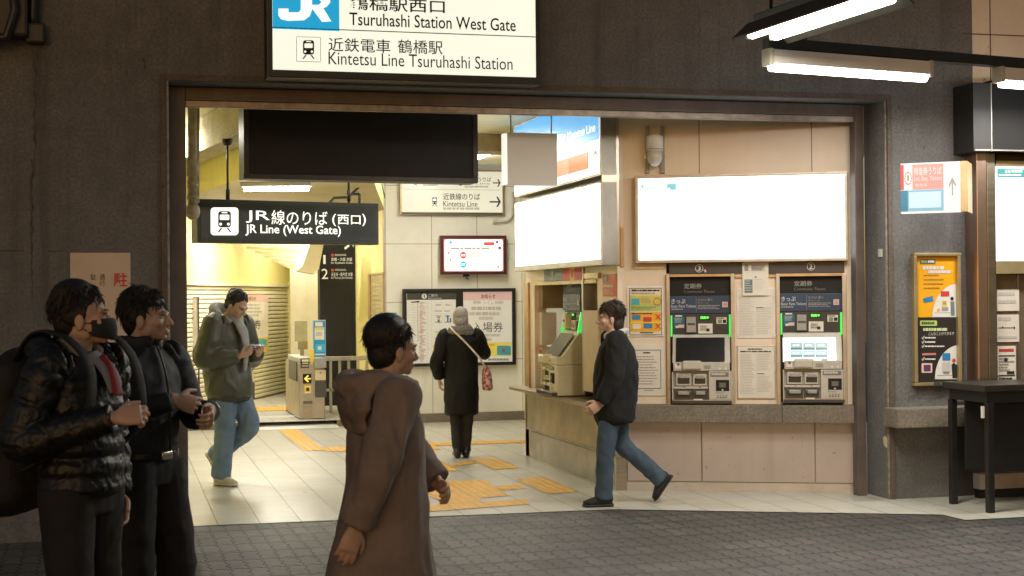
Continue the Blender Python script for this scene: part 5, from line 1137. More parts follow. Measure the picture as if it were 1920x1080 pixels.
def skinmat():
    if 'skin' in MATS: return MATS['skin']
    mt, g, b = newmat('skin'); tc = g.n('ShaderNodeTexCoord').outputs['Object']
    c = g.mix(g.ramp(g.noise(tc, 18, 4), .3, .7), (.55, .355, .265), (.63, .425, .325)); g.l(c, b.inputs['Base Color']); b.inputs['Roughness'].default_value = .5
    b.inputs['Subsurface Weight'].default_value = .12; b.inputs['Subsurface Radius'].default_value = (.012, .005, .003); b.inputs['Subsurface Scale'].default_value = .6
    bn = g.n('ShaderNodeBump'); bn.inputs['Strength'].default_value = .15; bn.inputs['Distance'].default_value = .002; g.l(g.noise(tc, 160, 3), bn.inputs['Height']); g.l(bn.outputs[0], b.inputs['Normal'])
    return mt
SKIN = skinmat()
def hand(bm, wrist, d, nrm, thumb, curl=(.35, .5, .4), sc=1.0, spread=.06):
    """palm, four unequal bent fingers and a thumb. d: towards the fingers, nrm: out of the palm, thumb: towards the thumb side"""
    d = Vector(d).normalized(); nrm = Vector(nrm); nrm = (nrm - d * nrm.dot(d)).normalized(); th = d.cross(nrm)
    if th.dot(Vector(thumb)) < 0: th = -th
    w = Vector(wrist); L = .088 * sc
    loft(bm, [w - d * .03, w, w + d * L * .5, w + d * L], [(.024 * sc, .019 * sc), (.027 * sc, .017 * sc), (.040 * sc, .016 * sc), (.041 * sc, .013 * sc)], side=th, step=.012)
    for i, (ln, off) in enumerate(((.070, .031), (.079, .0105), (.074, -.0105), (.058, -.031))):
        p = w + d * (L * (.97 - .06 * abs(i - 1))) + th * off * sc; dirv = (d + th * spread * (1.5 - i)).normalized(); pts = [p - dirv * .012]; a = 0
        for k, fr in enumerate((.45, .32, .23)):
            a += curl[k] * (1 + .08 * i); dv = dirv * math.cos(a) + nrm * math.sin(a); pts.append(pts[-1] + dv * ln * sc * fr + (dirv * .012 if k == 0 else Vector()))
        loft(bm, pts, [.0088 * sc, .0086 * sc, .0078 * sc, .0062 * sc], side=th, n=10, step=.008)
    p = w + d * .022 * sc + th * .026 * sc; a1 = (d * .62 + th * .68 + nrm * .38).normalized(); a2 = (d * .86 + th * .25 + nrm * .42).normalized()
    loft(bm, [p - a1 * .01, p + a1 * .036 * sc, p + a1 * .036 * sc + a2 * .05 * sc], [.0135 * sc, .011 * sc, .0078 * sc], side=nrm, n=10, step=.008)
def head_geo(bm, M):
    """chin at 0, crown near .235, face towards -y"""
    t = bmesh.new()
    blob(t, (0, .014, .137), (.075, .094, .096)); blob(t, (0, -.024, .082), (.060, .066, .080)); blob(t, (0, -.05, .032), (.036, .036, .030)); blob(t, (0, -.072, .014), (.020, .016, .014))
    for s in (-1, 1):
        blob(t, (s * .036, -.058, .080), (.026, .024, .024)); blob(t, (s * .050, -.004, .048), (.014, .03, .03)); blob(t, (s * .077, .008, .088), (.009, .019, .031)); blob(t, (s * .076, .010, .064), (.008, .011, .012))
        blob(t, (s * .010, -.101, .069), (.008, .010, .0075))
    loft(t, [(0, -.080, .120), (0, -.094, .098), (0, -.110, .074), (0, -.100, .066)], [.010, .0095, .0125, .009], step=.008, n=12)
    loft(t, [(-.050, -.066, .124), (-.03, -.084, .124), (0, -.086, .120), (.03, -.084, .124), (.050, -.066, .124)], [.007, .010, .009, .010, .007], side=(0, 0, 1), step=.01, n=10)
    blob(t, (0, -.090, .0445), (.023, .0085, .0055)); blob(t, (0, -.0885, .0345), (.020, .0085, .0065))
    for v in t.verts: v.co = M @ v.co
    me = bpy.data.meshes.new('h'); t.to_mesh(me); t.free(); bm.from_mesh(me); bpy.data.meshes.remove(me)
def clump(bm, p, d, out, ln, r, bend):
    q = [p, p + d * ln * .5 + out * bend * .4, p + d * ln - out * bend]
    loft(bm, q, [r, r * .85, r * .12], side=d.cross(out) if d.cross(out).length > .1 else (1, 0, 0), n=5, step=.02)
def hair(parent, M, mat, style, seed=1, extra=()):
    rg = random.Random(seed); bm = bmesh.new()
    blob(bm, (0, .026, .152), (.081, .098, .093)); blob(bm, (0, .062, .095), (.068, .052, .075))
    for s in (-1, 1): blob(bm, (s * .066, .028, .125), (.0165, .048, .052))
    for c, r in extra: blob(bm, c, r)
    n = style.get('n', 330); ln = style.get('len', .045); r0 = style.get('r', .0065)
    for i in range(n):
        az = rg.uniform(0, 2 * math.pi); el = rg.uniform(-.45, 1.5); ce = math.cos(el)
        o = Vector((math.sin(az) * ce, -math.cos(az) * ce, math.sin(el)))
        front = -o.y
        if front > .35 and o.z < style.get('fringe', .45): continue
        if abs(o.x) > .55 and o.z < -.05 and o.y < .15: continue
        p = Vector((o.x * .078, .026 + o.y * .094, .150 + o.z * .088))
        down = Vector((o.x * .3, style.get('sweep', .15) + (-.5 if front > .3 else .25), -.8)); tg = (down - o * down.dot(o)).normalized()
        tg = (tg + Vector((rg.uniform(-.5, .5), rg.uniform(-.5, .5), rg.uniform(-.3, .3)))).normalized()
        clump(bm, p, tg, o, ln * rg.uniform(.6, 1.3), r0 * rg.uniform(.7, 1.3), rg.uniform(.0, .012))
    for s in (-1, 1): loft(bm, [(s * .018, -.094, .124), (s * .036, -.089, .128), (s * .052, -.070, .122)], [.003, .0035, .002], side=(0, 0, 1), n=6, step=.01)
    for v in bm.verts: v.co = M @ v.co
    bmesh.ops.recalc_face_normals(bm, faces=bm.faces)
    me = bpy.data.meshes.new('hair'); bm.to_mesh(me); bm.free(); me.materials.append(mat)
    for p in me.polygons: p.use_smooth = True
    o = bpy.data.objects.new('hair', me); COL.objects.link(o); o.parent = parent; return o
EYEW = pm('eye white', (.6, .56, .52), .3); EYEB = pm('eye dark', (.02, .013, .01), .2)
def eyes(parent, M):
    for s in (-1, 1):
        bm = bmesh.new(); blob(bm, (s * .031, -.0805, .1045), (.0125, .0075, .0052)); n1 = len(bm.faces); blob(bm, (s * .031, -.085, .1045), (.0052, .0042, .0048))
        loft(bm, [(s * .017, -.083, .108), (s * .031, -.089, .1105), (s * .045, -.078, .108)], [.0018, .0026, .0018], n=6, step=.01)
        bm.faces.ensure_lookup_table()
        for i, f in enumerate(bm.faces): f.material_index = 0 if i < n1 else 1; f.smooth = True
        for v in bm.verts: v.co = M @ v.co
        me = bpy.data.meshes.new('eye'); bm.to_mesh(me); bm.free(); me.materials.append(EYEW); me.materials.append(EYEB)
        o = bpy.data.objects.new('eye', me); COL.objects.link(o); o.parent = parent
def shoe(bm, ank, d, s=1.0, sole=.0, pitch=0.):
    """a shoe under an ankle pointing along d"""
    d = Vector(d); d.z = 0; d.normalize(); M_ = Matrix.Rotation(pitch, 3, d.cross(Vector((0, 0, 1)))); A = Vector(ank)
    f = lambda x, z: A + M_ @ (d * x * s + Vector((0, 0, z * s)))
    loft(bm, [f(-.075, -.045), f(-.05, -.04), f(.0, -.035), f(.07, -.045), f(.13, -.055), f(.175, -.062)], [(.022, .03), (.036, .045), (.040, .05), (.044, .038), (.045, .028), (.022, .018)], side=d.cross(Vector((0, 0, 1))), step=.015)
    loft(bm, [f(-.01, -.02), f(-.012, .03)], [.040, .042], step=.02)
def solebm(bm, ank, d, s=1.0, pitch=0.):
    d = Vector(d); d.z = 0; d.normalize(); M_ = Matrix.Rotation(pitch, 3, d.cross(Vector((0, 0, 1)))); A = Vector(ank)
    f = lambda x, z: A + M_ @ (d * x * s + Vector((0, 0, z * s)))
    loft(bm, [f(-.085, -.075), f(-.06, -.075), f(.0, -.075), f(.09, -.076), f(.15, -.076), f(.185, -.072)], [(.02, .012), (.040, .013), (.040, .013), (.048, .013), (.046, .013), (.02, .010)], side=d.cross(Vector((0, 0, 1))), step=.015)
def person(label, pos, th, H, J=None, head=(0, 0, 0), hands=None, vox=.006, neck=(0, -.005), group=None):
    """J: joints at 1.72 m scale, local: front -y, the person's left +x"""
    s = H / 1.72
    D = dict(hipL=(.085, 0, .91), hipR=(-.085, 0, .91), kneeL=(.09, -.02, .50), kneeR=(-.09, -.02, .50), ankL=(.09, .015, .09), ankR=(-.09, .015, .09), shL=(.18, .01, 1.40), shR=(-.18, .01, 1.40),
             elL=(.235, .03, 1.12), elR=(-.235, .03, 1.12), wrL=(.22, -.05, .88), wrR=(-.22, -.05, .88), toeL=(0, -1, 0), toeR=(0, -1, 0))
    D.update(J or {}); D = {k: Vector(v) * (s if not k.startswith('toe') else 1) for k, v in D.items()}
    w = Wall((pos[0], pos[1]), math.degrees(0)); w.a = R(th); w.U = Vector((math.cos(w.a), math.sin(w.a), 0)); w.N = Vector((math.sin(w.a), -math.cos(w.a), 0))
    root = thing('person', label, 'person', w, 0, 0, pos[2] if len(pos) > 2 else .0, group)
    yaw, pit, rol = head; HM = Matrix.Translation(Vector((neck[0], neck[1], 1.475)) * s) @ Matrix.Rotation(R(yaw), 4, 'Z') @ Matrix.Rotation(R(pit), 4, 'X') @ Matrix.Rotation(R(rol), 4, 'Y') @ Matrix.Translation(Vector((0, -.012, .01))) @ Matrix.Scale(min(1.02, .35 + .65 * s), 4)
    bm = bmesh.new(); head_geo(bm, HM)
    nb = HM @ Vector((0, .022, .045)); loft(bm, [Vector((0, .03, 1.38)) * s, Vector((0, .025, 1.44)) * s, nb + Vector((0, .0, -.03)), nb + Vector((0, 0, .05))], [.07, .058, .054, .05], step=.02)
    loft(bm, [Vector((0, .0, .86)) * s, Vector((0, .0, .95)) * s, Vector((0, .01, 1.1)) * s, Vector((0, .01, 1.28)) * s, Vector((0, .015, 1.40)) * s, Vector((0, .02, 1.45)) * s], [(.13, .09), (.145, .1), (.125, .09), (.15, .10), (.13, .075), (.06, .05)], step=.03)
    for q in 'LR':
        loft(bm, [D['sh' + q], D['sh' + q].lerp(D['el' + q], .5), D['el' + q], D['el' + q].lerp(D['wr' + q], .35), D['wr' + q]], [.052 * s, .046 * s, .039 * s, .040 * s, .026 * s], step=.02, n=12)
        loft(bm, [D['hip' + q], D['hip' + q].lerp(D['knee' + q], .4), D['knee' + q], D['knee' + q].lerp(D['ank' + q], .35), D['ank' + q]], [.082 * s, .07 * s, .052 * s, .052 * s, .034 * s], step=.03, n=12)
        loft(bm, [D['ank' + q], D['ank' + q] + Vector((0, 0, -.04)) + D['toe' + q].normalized() * .05], [.034, .03], step=.03)
        if hands and q in hands: hand(bm, D['wr' + q], *hands[q][0], **hands[q][1])
        else: hand(bm, D['wr' + q], (D['wr' + q] - D['el' + q]), (1 if q == 'R' else -1, 0, 0), (0, -1, 0), sc=s)
    remesh(bm, 'body', SKIN, root, vox, 1); eyes(root, HM)
    return root, D, HM, s
def torso(bm, D, s, prof, puff=None, off=(0, 0)):
    loft(bm, [Vector((x + off[0], y + off[1], z)) * s for z, x, y, a, c in prof], [(a * s, c * s) for z, x, y, a, c in prof], step=.02, n=24, puff=puff)
def sleeve(bm, D, q, s, r, puff=None, cut=.96):
    e = D['el' + q].lerp(D['wr' + q], cut); sh = D['sh' + q]
    loft(bm, [sh + Vector((-.05 if q == 'L' else .05, 0, .0)), sh, sh.lerp(D['el' + q], .5), D['el' + q], D['el' + q].lerp(e, .5), e], [r[0] * 1.02 * s, r[0] * s, r[1] * s, r[2] * s, r[3] * s, r[4] * s], step=.015, n=18, puff=puff)
def trousers(root, D, s, mat, w=(.10, .085, .07, .066, .062), seed=1., hem=.0, vox=.008, waist=1.0):
    bm = bmesh.new()
    loft(bm, [Vector((0, .005, .84)) * s, Vector((0, .005, .92)) * s, Vector((0, .0, waist)) * s], [(.155 * s, .115 * s), (.17 * s, .125 * s), (.158 * s, .112 * s)], step=.02, n=22)
    for q in 'LR':
        h, k, a = D['hip' + q], D['knee' + q], D['ank' + q]; dn = (a - k).normalized()
        loft(bm, [h + Vector((0, 0, .03)), h.lerp(k, .45), k, k.lerp(a, .5), a + dn * (.02 + hem)], [(w[0] * s, w[0] * 1.05 * s), w[1] * s, w[2] * s, w[3] * s, w[4] * s], step=.02, n=18)
    return remesh(bm, 'trousers', mat, root, vox, 3, wrinkle(.006, 9, .8, seed))
def shoes(root, D, s, mat, solem=None, pitch=(0, 0)):
    for q, p in zip('LR', pitch):
        bm = bmesh.new(); shoe(bm, D['ank' + q], D['toe' + q], s, pitch=p); o = remesh(bm, 'shoe', mat, root, .006, 2)
        if solem: bm = bmesh.new(); solebm(bm, D['ank' + q], D['toe' + q], s, pitch=p); remesh(bm, 'sole', solem, o, .006, 1)
def collar(root, c, r, h, t, mat, name='collar', tilt=0., vox=.006, gap=None, wr=0):
    """a standing ring of cloth round the neck"""
    bm = bmesh.new(); n = 28; pts = []
    a0, a1 = (0, 2 * math.pi) if gap is None else (-math.pi / 2 + gap, 1.5 * math.pi - gap)
    for i in range(n + 1):
        a = a0 + (a1 - a0) * i / n; pts.append(Vector(c) + Vector((math.cos(a) * r[0], math.sin(a) * r[1], math.sin(a) * tilt)))
    loft(bm, pts, [(h, t)] * len(pts), side=(0, 0, 1), n=12, step=.03); return remesh(bm, name, mat, root, vox, 2, wrinkle(wr, 14, 1, 3.) if wr else None)
HAIRB = pm('black hair', (.012, .010, .009), .42, var=.3, vs=60, bump=.5, bs=300, stretch=(1, 1, .2))
HAIRG = pm('grey hair', (.42, .40, .37), .6, var=.25, vs=60, bump=.5, bs=300)
HAIRD = pm('dark brown hair', (.03, .017, .011), .42, var=.3, vs=60, bump=.5, bs=300, stretch=(1, 1, .2))
def ground_at(px, Z):
    p = at(px, 800, Z); return (p.x, p.y)
def extra(root, name, mat, fn, vox=.006, smooth=2, disp=None):
    bm = bmesh.new(); fn(bm); return remesh(bm, name, mat, root, vox, smooth, disp)

# ---- man in the glossy down jacket, far left
PUFF = pm('glossy black nylon', (.0080, .0080, .0086), .42, var=.2, vs=14, bump=.3, bs=70); BLK = cloth('black wool', (.013, .013, .014)); CHAR = cloth('charcoal suit', (.015, .0145, .015))
gx_, gy_ = ground_at(152, 5.6)
rt, D, HM, s = person('young man in glossy black down jacket, dark mask and red tie at the far left', (gx_, gy_), 52, 1.665,
    dict(elR=(-.27, .06, 1.13), wrR=(-.13, -.27, 1.22), elL=(.25, .06, 1.12), wrL=(.20, -.02, .88), kneeR=(-.10, -.03, .5), kneeL=(.10, .0, .5)), head=(34, -3, 0), vox=.005,
    hands={'R': (((.55, -.8, .12), (.75, .5, -.5), (.1, -.2, 1)), dict(curl=(.75, .9, .6)))})
hair(rt, HM, HAIRB, dict(n=1500, len=.045, r=.0030, fringe=.30, sweep=.05), 3, [((0, .03, .175), (.078, .092, .082))])
bm = bmesh.new(); torso(bm, D, s, [(.90, 0, .0, .15, .115), (.93, 0, .0, .185, .148), (1.08, 0, .0, .185, .150), (1.25, 0, .01, .197, .150), (1.36, 0, .02, .195, .135), (1.42, 0, .03, .15, .11), (1.46, 0, .03, .10, .085)], (.075, .12))
for q in 'LR': sleeve(bm, D, q, s, (.085, .081, .076, .068, .053), (.065, .14))
remesh(bm, 'down_jacket', PUFF, rt, .006, 1, wrinkle(.0032, 26, 1.0, 2.))
extra(rt, 'hood', PUFF, lambda bm: (loft(bm, [Vector((-.125, -.02, 1.45)) * s, Vector((-.12, .08, 1.47)) * s, Vector((0, .15, 1.46)) * s, Vector((.12, .08, 1.47)) * s, Vector((.125, -.02, 1.45)) * s], [.03, .055, .065, .055, .03], step=.015), blob(bm, Vector((0, .14, 1.40)) * s, (.12, .06, .08))), .008, 2, wrinkle(.008, 15, 1, 5.))
extra(rt, 'shirt', cloth('pale blue shirt', (.34, .35, .40)), lambda bm: (loft(bm, [Vector((-.055, -.06, 1.452)) * s, Vector((-.075, .02, 1.485)) * s, Vector((0, .08, 1.50)) * s, Vector((.075, .02, 1.485)) * s, Vector((.055, -.06, 1.452)) * s], [(.02, .008), (.024, .008), (.024, .008), (.024, .008), (.02, .008)], side=(0, 0, 1), step=.012), loft(bm, [Vector((0, -.06, 1.45)) * s, Vector((0, -.138, 1.38)) * s, Vector((0, -.160, 1.30)) * s], [(.03, .02), (.05, .012), (.025, .008)], step=.015)), .006, 1)
extra(rt, 'tie', pm('red tie', (.24, .012, .016), .55, bump=.3, bs=200), lambda bm: loft(bm, [Vector((0, -.10, 1.440)) * s, Vector((0, -.125, 1.42)) * s, Vector((0, -.160, 1.37)) * s, Vector((.0, -.180, 1.29)) * s], [(.018, .014), (.015, .012), (.023, .010), (.028, .009)], step=.012), .005, 1)
MSK = pm('dark mask', (.012, .016, .020), .7, bump=.2, bs=200)
def mask(bm):
    loft(bm, [HM @ Vector((-.062, -.035, .06)), HM @ Vector((-.045, -.08, .058)), HM @ Vector((0, -.112, .052)), HM @ Vector((.045, -.08, .058)), HM @ Vector((.062, -.035, .06))], [(.032, .006), (.040, .008), (.044, .014), (.040, .008), (.032, .006)], side=(HM.to_3x3() @ Vector((0, 0, 1))), step=.012)
    for sg in (-1, 1):
        for z in (.082, .036): loft(bm, [HM @ Vector((sg * .060, -.036, z)), HM @ Vector((sg * .078, -.01, (z + .08) / 2)), HM @ Vector((sg * .080, .022, .085))], [.004] * 3, n=6, step=.02)
extra(rt, 'mask', MSK, mask, .005, 1)
trousers(rt, D, s, CHAR, (.105, .092, .082, .080, .080), 4.)
shoes(rt, D, s, pm('black leather', (.012, .011, .010), .3))
# his backpack
bw = FR[rt.name][0]; bp = thing('backpack', 'large black backpack on the back of the man at the far left', 'backpack', bw, 0, -.3, 1.1)
def lw(p): return Vector(p)
bm = bmesh.new(); c = lambda x, y, z: Vector((x, y - .3, z - 1.1))
loft(bm, [c(0, .30, .80), c(0, .31, .84), c(0, .33, 1.0), c(0, .31, 1.2), c(0, .27, 1.36), c(0, .25, 1.41)], [(.10, .07), (.165, .12), (.175, .14), (.165, .12), (.13, .085), (.05, .04)], n=24)
o = remesh(bm, 'pack_body', pm('pack nylon', (.010, .010, .011), .65, bump=.4, bs=160), bp, .01, 3, wrinkle(.006, 8, 1, 7.))
bm = bmesh.new(); loft(bm, [c(-.12, .46, .9), c(0, .485, .9), c(.12, .46, .9)], [(.09, .02)] * 3, side=(0, 0, 1), n=12); loft(bm, [c(0, .44, .86), c(0, .46, .98), c(0, .44, 1.08)], [(.12, .03), (.13, .035), (.11, .02)], n=14)
remesh(bm, 'front_pocket', MATS['pack nylon'], bp, .01, 2)
for sg in (-1, 1):
    bm = bmesh.new(); loft(bm, [c(sg * .10, .22, 1.38), c(sg * .125, .10, 1.485), c(sg * .135, -.06, 1.46), c(sg * .135, -.16, 1.33), c(sg * .17, -.13, 1.12), c(sg * .2, .1, .98)], [(.028, .008)] * 6, n=10, step=.015); remesh(bm, 'strap', MATS['pack nylon'], bp, .007, 1)

# ---- man with clasped hands
gx_, gy_ = ground_at(272, 6.5)
rt, D, HM, s = person('man in black zip jacket clasping his hands, standing against the entrance jamb', (gx_, gy_), 44, 1.65,
    dict(elR=(-.26, .02, 1.15), wrR=(-.05, -.24, 1.23), elL=(.25, -.06, 1.14), wrL=(.11, -.30, 1.17), kneeL=(.14, -.05, .5), ankL=(.17, .0, .09), ankR=(-.11, .01, .09)), head=(28, -2, 0), vox=.005,
    hands={'R': (((.8, -.35, -.3), (.25, .9, .1), (0, -.4, 1)), dict(curl=(.5, .6, .5))), 'L': (((-.65, -.55, -.35), (.1, .8, .3), (-.1, -.5, 1)), dict(curl=(.55, .7, .5)))})
hair(rt, HM, HAIRB, dict(n=1500, len=.052, r=.0030, fringe=.22, sweep=.0), 8, [((0, .03, .175), (.079, .092, .080)), ((0, -.052, .168), (.058, .028, .028))])
JK = pm('black jacket cloth', (.013, .014, .017), .6, var=.15, bump=.3, bs=160)
bm = bmesh.new(); torso(bm, D, s, [(.965, 0, .0, .15, .11), (.99, 0, .0, .168, .125), (1.1, 0, .0, .170, .13), (1.26, 0, .01, .188, .135), (1.36, 0, .02, .182, .12), (1.42, 0, .025, .13, .10), (1.47, 0, .03, .085, .08)])
for q in 'LR': sleeve(bm, D, q, s, (.076, .069, .064, .057, .045), cut=.93)
remesh(bm, 'jacket', JK, rt, .008, 2, wrinkle(.007, 11, .8, 9.))
collar(rt, Vector((0, .025, 1.475)) * s, (.082, .08), .035, .012, JK, wr=.004, gap=.15)
extra(rt, 'zip', pm('dark zip', (.03, .03, .03), .3, .7), lambda bm: loft(bm, [Vector((0, -.075, 1.47)) * s, Vector((0, -.128, 1.35)) * s, Vector((0, -.150, 1.2)) * s, Vector((0, -.155, 1.0)) * s], [(.006, .006)] * 4, n=6, step=.02), .004, 0)
trousers(rt, D, s, BLK, (.112, .10, .088, .082, .078), 12.)
extra(rt, 'belt', pm('belt', (.016, .013, .011), .35), lambda bm: loft(bm, [Vector((0, .002, .955)) * s, Vector((0, .002, .99)) * s], [(.172 * s, .13 * s)] * 2, n=28, step=.03), .006, 1)
extra(rt, 'buckle', pm('buckle steel', (.6, .55, .47), .25, 1), lambda bm: loft(bm, [Vector((-.03, -.131, .973)) * s, Vector((.035, -.131, .973)) * s], [(.021, .006)] * 2, side=(0, 0, 1), n=8), .004, 0)
wp = D['elL'].lerp(D['wrL'], .93); wd = (D['wrL'] - D['elL']).normalized()
extra(rt, 'watch', pm('watch steel', (.35, .35, .36), .25, 1), lambda bm: loft(bm, [wp - wd * .014, wp + wd * .014], [.044, .044], n=18, step=.01), .004, 0)
shoes(rt, D, s, MATS['black leather'])

# ---- man with the phone
pf = onz(436, 908, .005)
rt, D, HM, s = person('man in olive bomber jacket and blue jeans looking down at his phone', (pf.x - .02, pf.y, .005), 42, 1.70,
    dict(elR=(-.25, .03, 1.11), wrR=(-.09, -.22, 1.13), elL=(.25, .0, 1.12), wrL=(.10, -.25, 1.14), hipL=(.085, .02, .91), kneeL=(.08, -.15, .51), ankL=(.06, .22, .24), toeL=(.1, -1, 0), hipR=(-.085, -.01, .91), kneeR=(-.09, -.03, .50), ankR=(-.09, .02, .09)), head=(8, 30, 0), vox=.006, neck=(0, -.02),
    hands={'R': (((.5, -.75, .35), (.3, .5, .8), (-.2, -.3, 1)), dict(curl=(.5, .6, .4))), 'L': (((-.5, -.75, .3), (-.3, .5, .8), (.2, -.3, 1)), dict(curl=(.5, .6, .4)))})
hair(rt, HM, HAIRB, dict(n=330, len=.032, fringe=.42, sweep=.1), 5)
OLV = pm('olive nylon', (.075, .080, .058), .42, var=.12, vs=7, bump=.25, bs=60)
bm = bmesh.new(); torso(bm, D, s, [(.755, 0, .0, .18, .16), (.79, 0, .0, .205, .185), (.88, 0, .01, .22, .192), (1.02, 0, .03, .222, .182), (1.28, 0, .03, .218, .168), (1.38, 0, .03, .205, .14), (1.43, 0, .03, .13, .10), (1.46, 0, .03, .09, .08)])
for q in 'LR': sleeve(bm, D, q, s, (.098, .106, .106, .086, .050), cut=.95)
remesh(bm, 'bomber_jacket', OLV, rt, .009, 2, wrinkle(.009, 7.5, .6, 21.))
extra(rt, 'jacket_ribbing', cloth('olive rib', (.05, .052, .04)), lambda bm: loft(bm, [Vector((0, .0, .735)) * s, Vector((0, .0, .80)) * s], [(.196 * s, .178 * s), (.206 * s, .186 * s)], n=26, step=.02), .008, 1)
HOOD = cloth('grey hoodie', (.36, .37, .36))
extra(rt, 'hoodie', HOOD, lambda bm: (loft(bm, [Vector((-.07, -.085, 1.42)) * s, Vector((-.11, .0, 1.475)) * s, Vector((-.09, .09, 1.53)) * s, Vector((0, .14, 1.545)) * s, Vector((.09, .09, 1.53)) * s, Vector((.11, .0, 1.475)) * s, Vector((.07, -.085, 1.42)) * s], [.022, .034, .045, .052, .045, .034, .022], step=.015), loft(bm, [Vector((0, -.06, 1.46)) * s, Vector((0, -.155, 1.36)) * s, Vector((.0, -.205, 1.2)) * s, Vector((0, -.185, 1.0)) * s], [(.05, .03), (.055, .02), (.035, .012), (.02, .01)], step=.015)), .008, 2, wrinkle(.004, 16, 1, 3.))
JEAN = cloth('light jeans', (.15, .22, .31), fine=300)
trousers(rt, D, s, JEAN, (.098, .102, .088, .082, .082), 33.)
shoes(rt, D, s, pm('cream sneaker', (.60, .54, .44), .55, var=.1, vs=20), pm('cream sole', (.66, .62, .54), .5), pitch=(-.9, 0))
ph = thing('smartphone', 'pale smartphone held by the man in the olive jacket', 'phone', FR[rt.name][0], .0, .33 * s, 1.19 * s)
b = MB(ph); u0 = .0; b.box(-.035, .035, .255 * s, .40 * s, 1.205, 1.213, pm('phone shell', (.5, .5, .5), .25), .003); b.build('case', ph)
b = MB(ph); b.box(-.031, .031, .26 * s, .395 * s, 1.2135, 1.2145, em('phone screen', (.75, .85, .9), .6)); b.build('screen', ph)

# ---- person in the long brown coat
gx_, gy_ = ground_at(728, 5.75)
rt, D, HM, s = person('person in long brown hooded coat with short black hair walking past the entrance', (gx_, gy_), 98, 1.515,
    dict(elR=(-.26, .13, 1.12), wrR=(-.22, .22, .86), elL=(.25, -.17, 1.14), wrL=(.10, -.26, .98), kneeL=(.09, -.16, .5), ankL=(.09, -.22, .09), kneeR=(-.09, .08, .5), ankR=(-.09, .30, .14)), head=(8, 4, 0), vox=.006,
    hands={'R': (((-.02, .35, -1), (1, 0, 0), (0, -1, .2)), dict(curl=(.3, .4, .3))), 'L': (((-.75, -.15, -.2), (0, 1, -.2), (0, -.3, 1)), dict(curl=(.5, .7, .5)))})
hair(rt, HM, HAIRB, dict(n=1600, len=.045, r=.0030, fringe=.3, sweep=.1), 11, [((0, .034, .16), (.088, .104, .098)), ((0, .05, .085), (.076, .062, .075))])
COAT = cloth('brown coat', (.27, .215, .19), .85, fine=260)
bm = bmesh.new(); torso(bm, D, s, [(.30, 0, .06, .20, .21), (.34, 0, .05, .25, .27), (.6, 0, .04, .235, .24), (.85, 0, .02, .215, .19), (1.05, 0, .01, .205, .165), (1.26, 0, .01, .21, .155), (1.37, 0, .02, .195, .13), (1.43, 0, .03, .12, .1), (1.47, 0, .03, .09, .085)])
for q in 'LR': sleeve(bm, D, q, s, (.092, .09, .086, .078, .066), cut=.95)
remesh(bm, 'coat', COAT, rt, .009, 3, wrinkle(.011, 7, .45, 41.))
extra(rt, 'coat_hood', COAT, lambda bm: (loft(bm, [Vector((-.11, -.09, 1.43)) * s, Vector((-.135, .02, 1.46)) * s, Vector((-.1, .14, 1.46)) * s, Vector((0, .19, 1.44)) * s, Vector((.1, .14, 1.46)) * s, Vector((.135, .02, 1.46)) * s, Vector((.11, -.09, 1.43)) * s], [.025, .032, .04, .042, .04, .032, .025], step=.015), loft(bm, [Vector((0, .10, 1.46)) * s, Vector((0, .155, 1.36)) * s, Vector((0, .14, 1.24)) * s], [(.14, .04), (.17, .04), (.12, .02)], step=.015)), .009, 3, wrinkle(.008, 10, .8, 14.))
CSM = cloth('coat seam', (.10, .075, .064))
for q in 'RL':
    e = D['el' + q].lerp(D['wr' + q], .93); dv = (D['wr' + q] - D['el' + q]).normalized(); extra(rt, 'cuff', COAT, lambda bm: loft(bm, [e - dv * .075, e - dv * .035, e + dv * .004], [.074 * s, .076 * s, .075 * s], n=18), .006, 1, wrinkle(.002, 14, 1, 3.))
extra(rt, 'coat_hem', CSM, lambda bm: loft(bm, [Vector((0, .05, .345)) * s, Vector((0, .049, .36)) * s], [(.2535 * s, .2735 * s), (.2525 * s, .2725 * s)], n=30), .006, 1)
trousers(rt, D, s, BLK, (.09, .08, .07, .065, .06), 5.)
shoes(rt, D, s, MATS['black leather'], None, (0, -.5))

# ---- elderly person reading the board
pf = onz(866, 858, .005)
rt, D, HM, s = person('grey haired person in long black coat facing the notice board, hand raised to the face', (pf.x, pf.y, .005), 172, 1.49,
    dict(elR=(-.28, -.12, 1.20), wrR=(-.13, -.13, 1.42), elL=(.285, .03, 1.12), wrL=(.25, -.06, .90), kneeL=(.07, -.01, .5), kneeR=(-.07, -.01, .5), ankL=(.055, .03, .09), ankR=(-.05, .0, .09)), head=(-8, 6, 0), vox=.006,
    hands={'R': (((.2, .05, 1), (.8, .4, 0), (0, -1, 0)), dict(curl=(.4, .5, .4))), 'L': (((-.1, -.3, -1), (-1, 0, 0), (0, -1, 0)), dict(curl=(.5, .6, .5)))})
hair(rt, HM, HAIRG, dict(n=620, len=.020, r=.0028, fringe=.4, sweep=.1), 15)
CBK = pm('black coat cloth', (.0065, .007, .0068), .6, spec=.25, var=.2, bump=.3, bs=120)
bm = bmesh.new(); torso(bm, D, s, [(.50, 0, .01, .17, .14), (.53, 0, .01, .19, .155), (.75, 0, .015, .195, .16), (1.0, 0, .01, .187, .15), (1.25, 0, .02, .185, .14), (1.36, 0, .025, .19, .13), (1.42, 0, .03, .12, .10), (1.45, 0, .03, .09, .085)])
for q in 'LR': sleeve(bm, D, q, s, (.084, .080, .076, .068, .055), cut=.93)
remesh(bm, 'coat', CBK, rt, .009, 3, wrinkle(.010, 7.5, .5, 55.))
collar(rt, Vector((0, .035, 1.46)) * s, (.095, .092), .045, .03, pm('grey fleece', (.22, .21, .20), .95, var=.35, vs=60, bump=.8, bs=180), 'fleece_collar', .015, .008, None, .008)
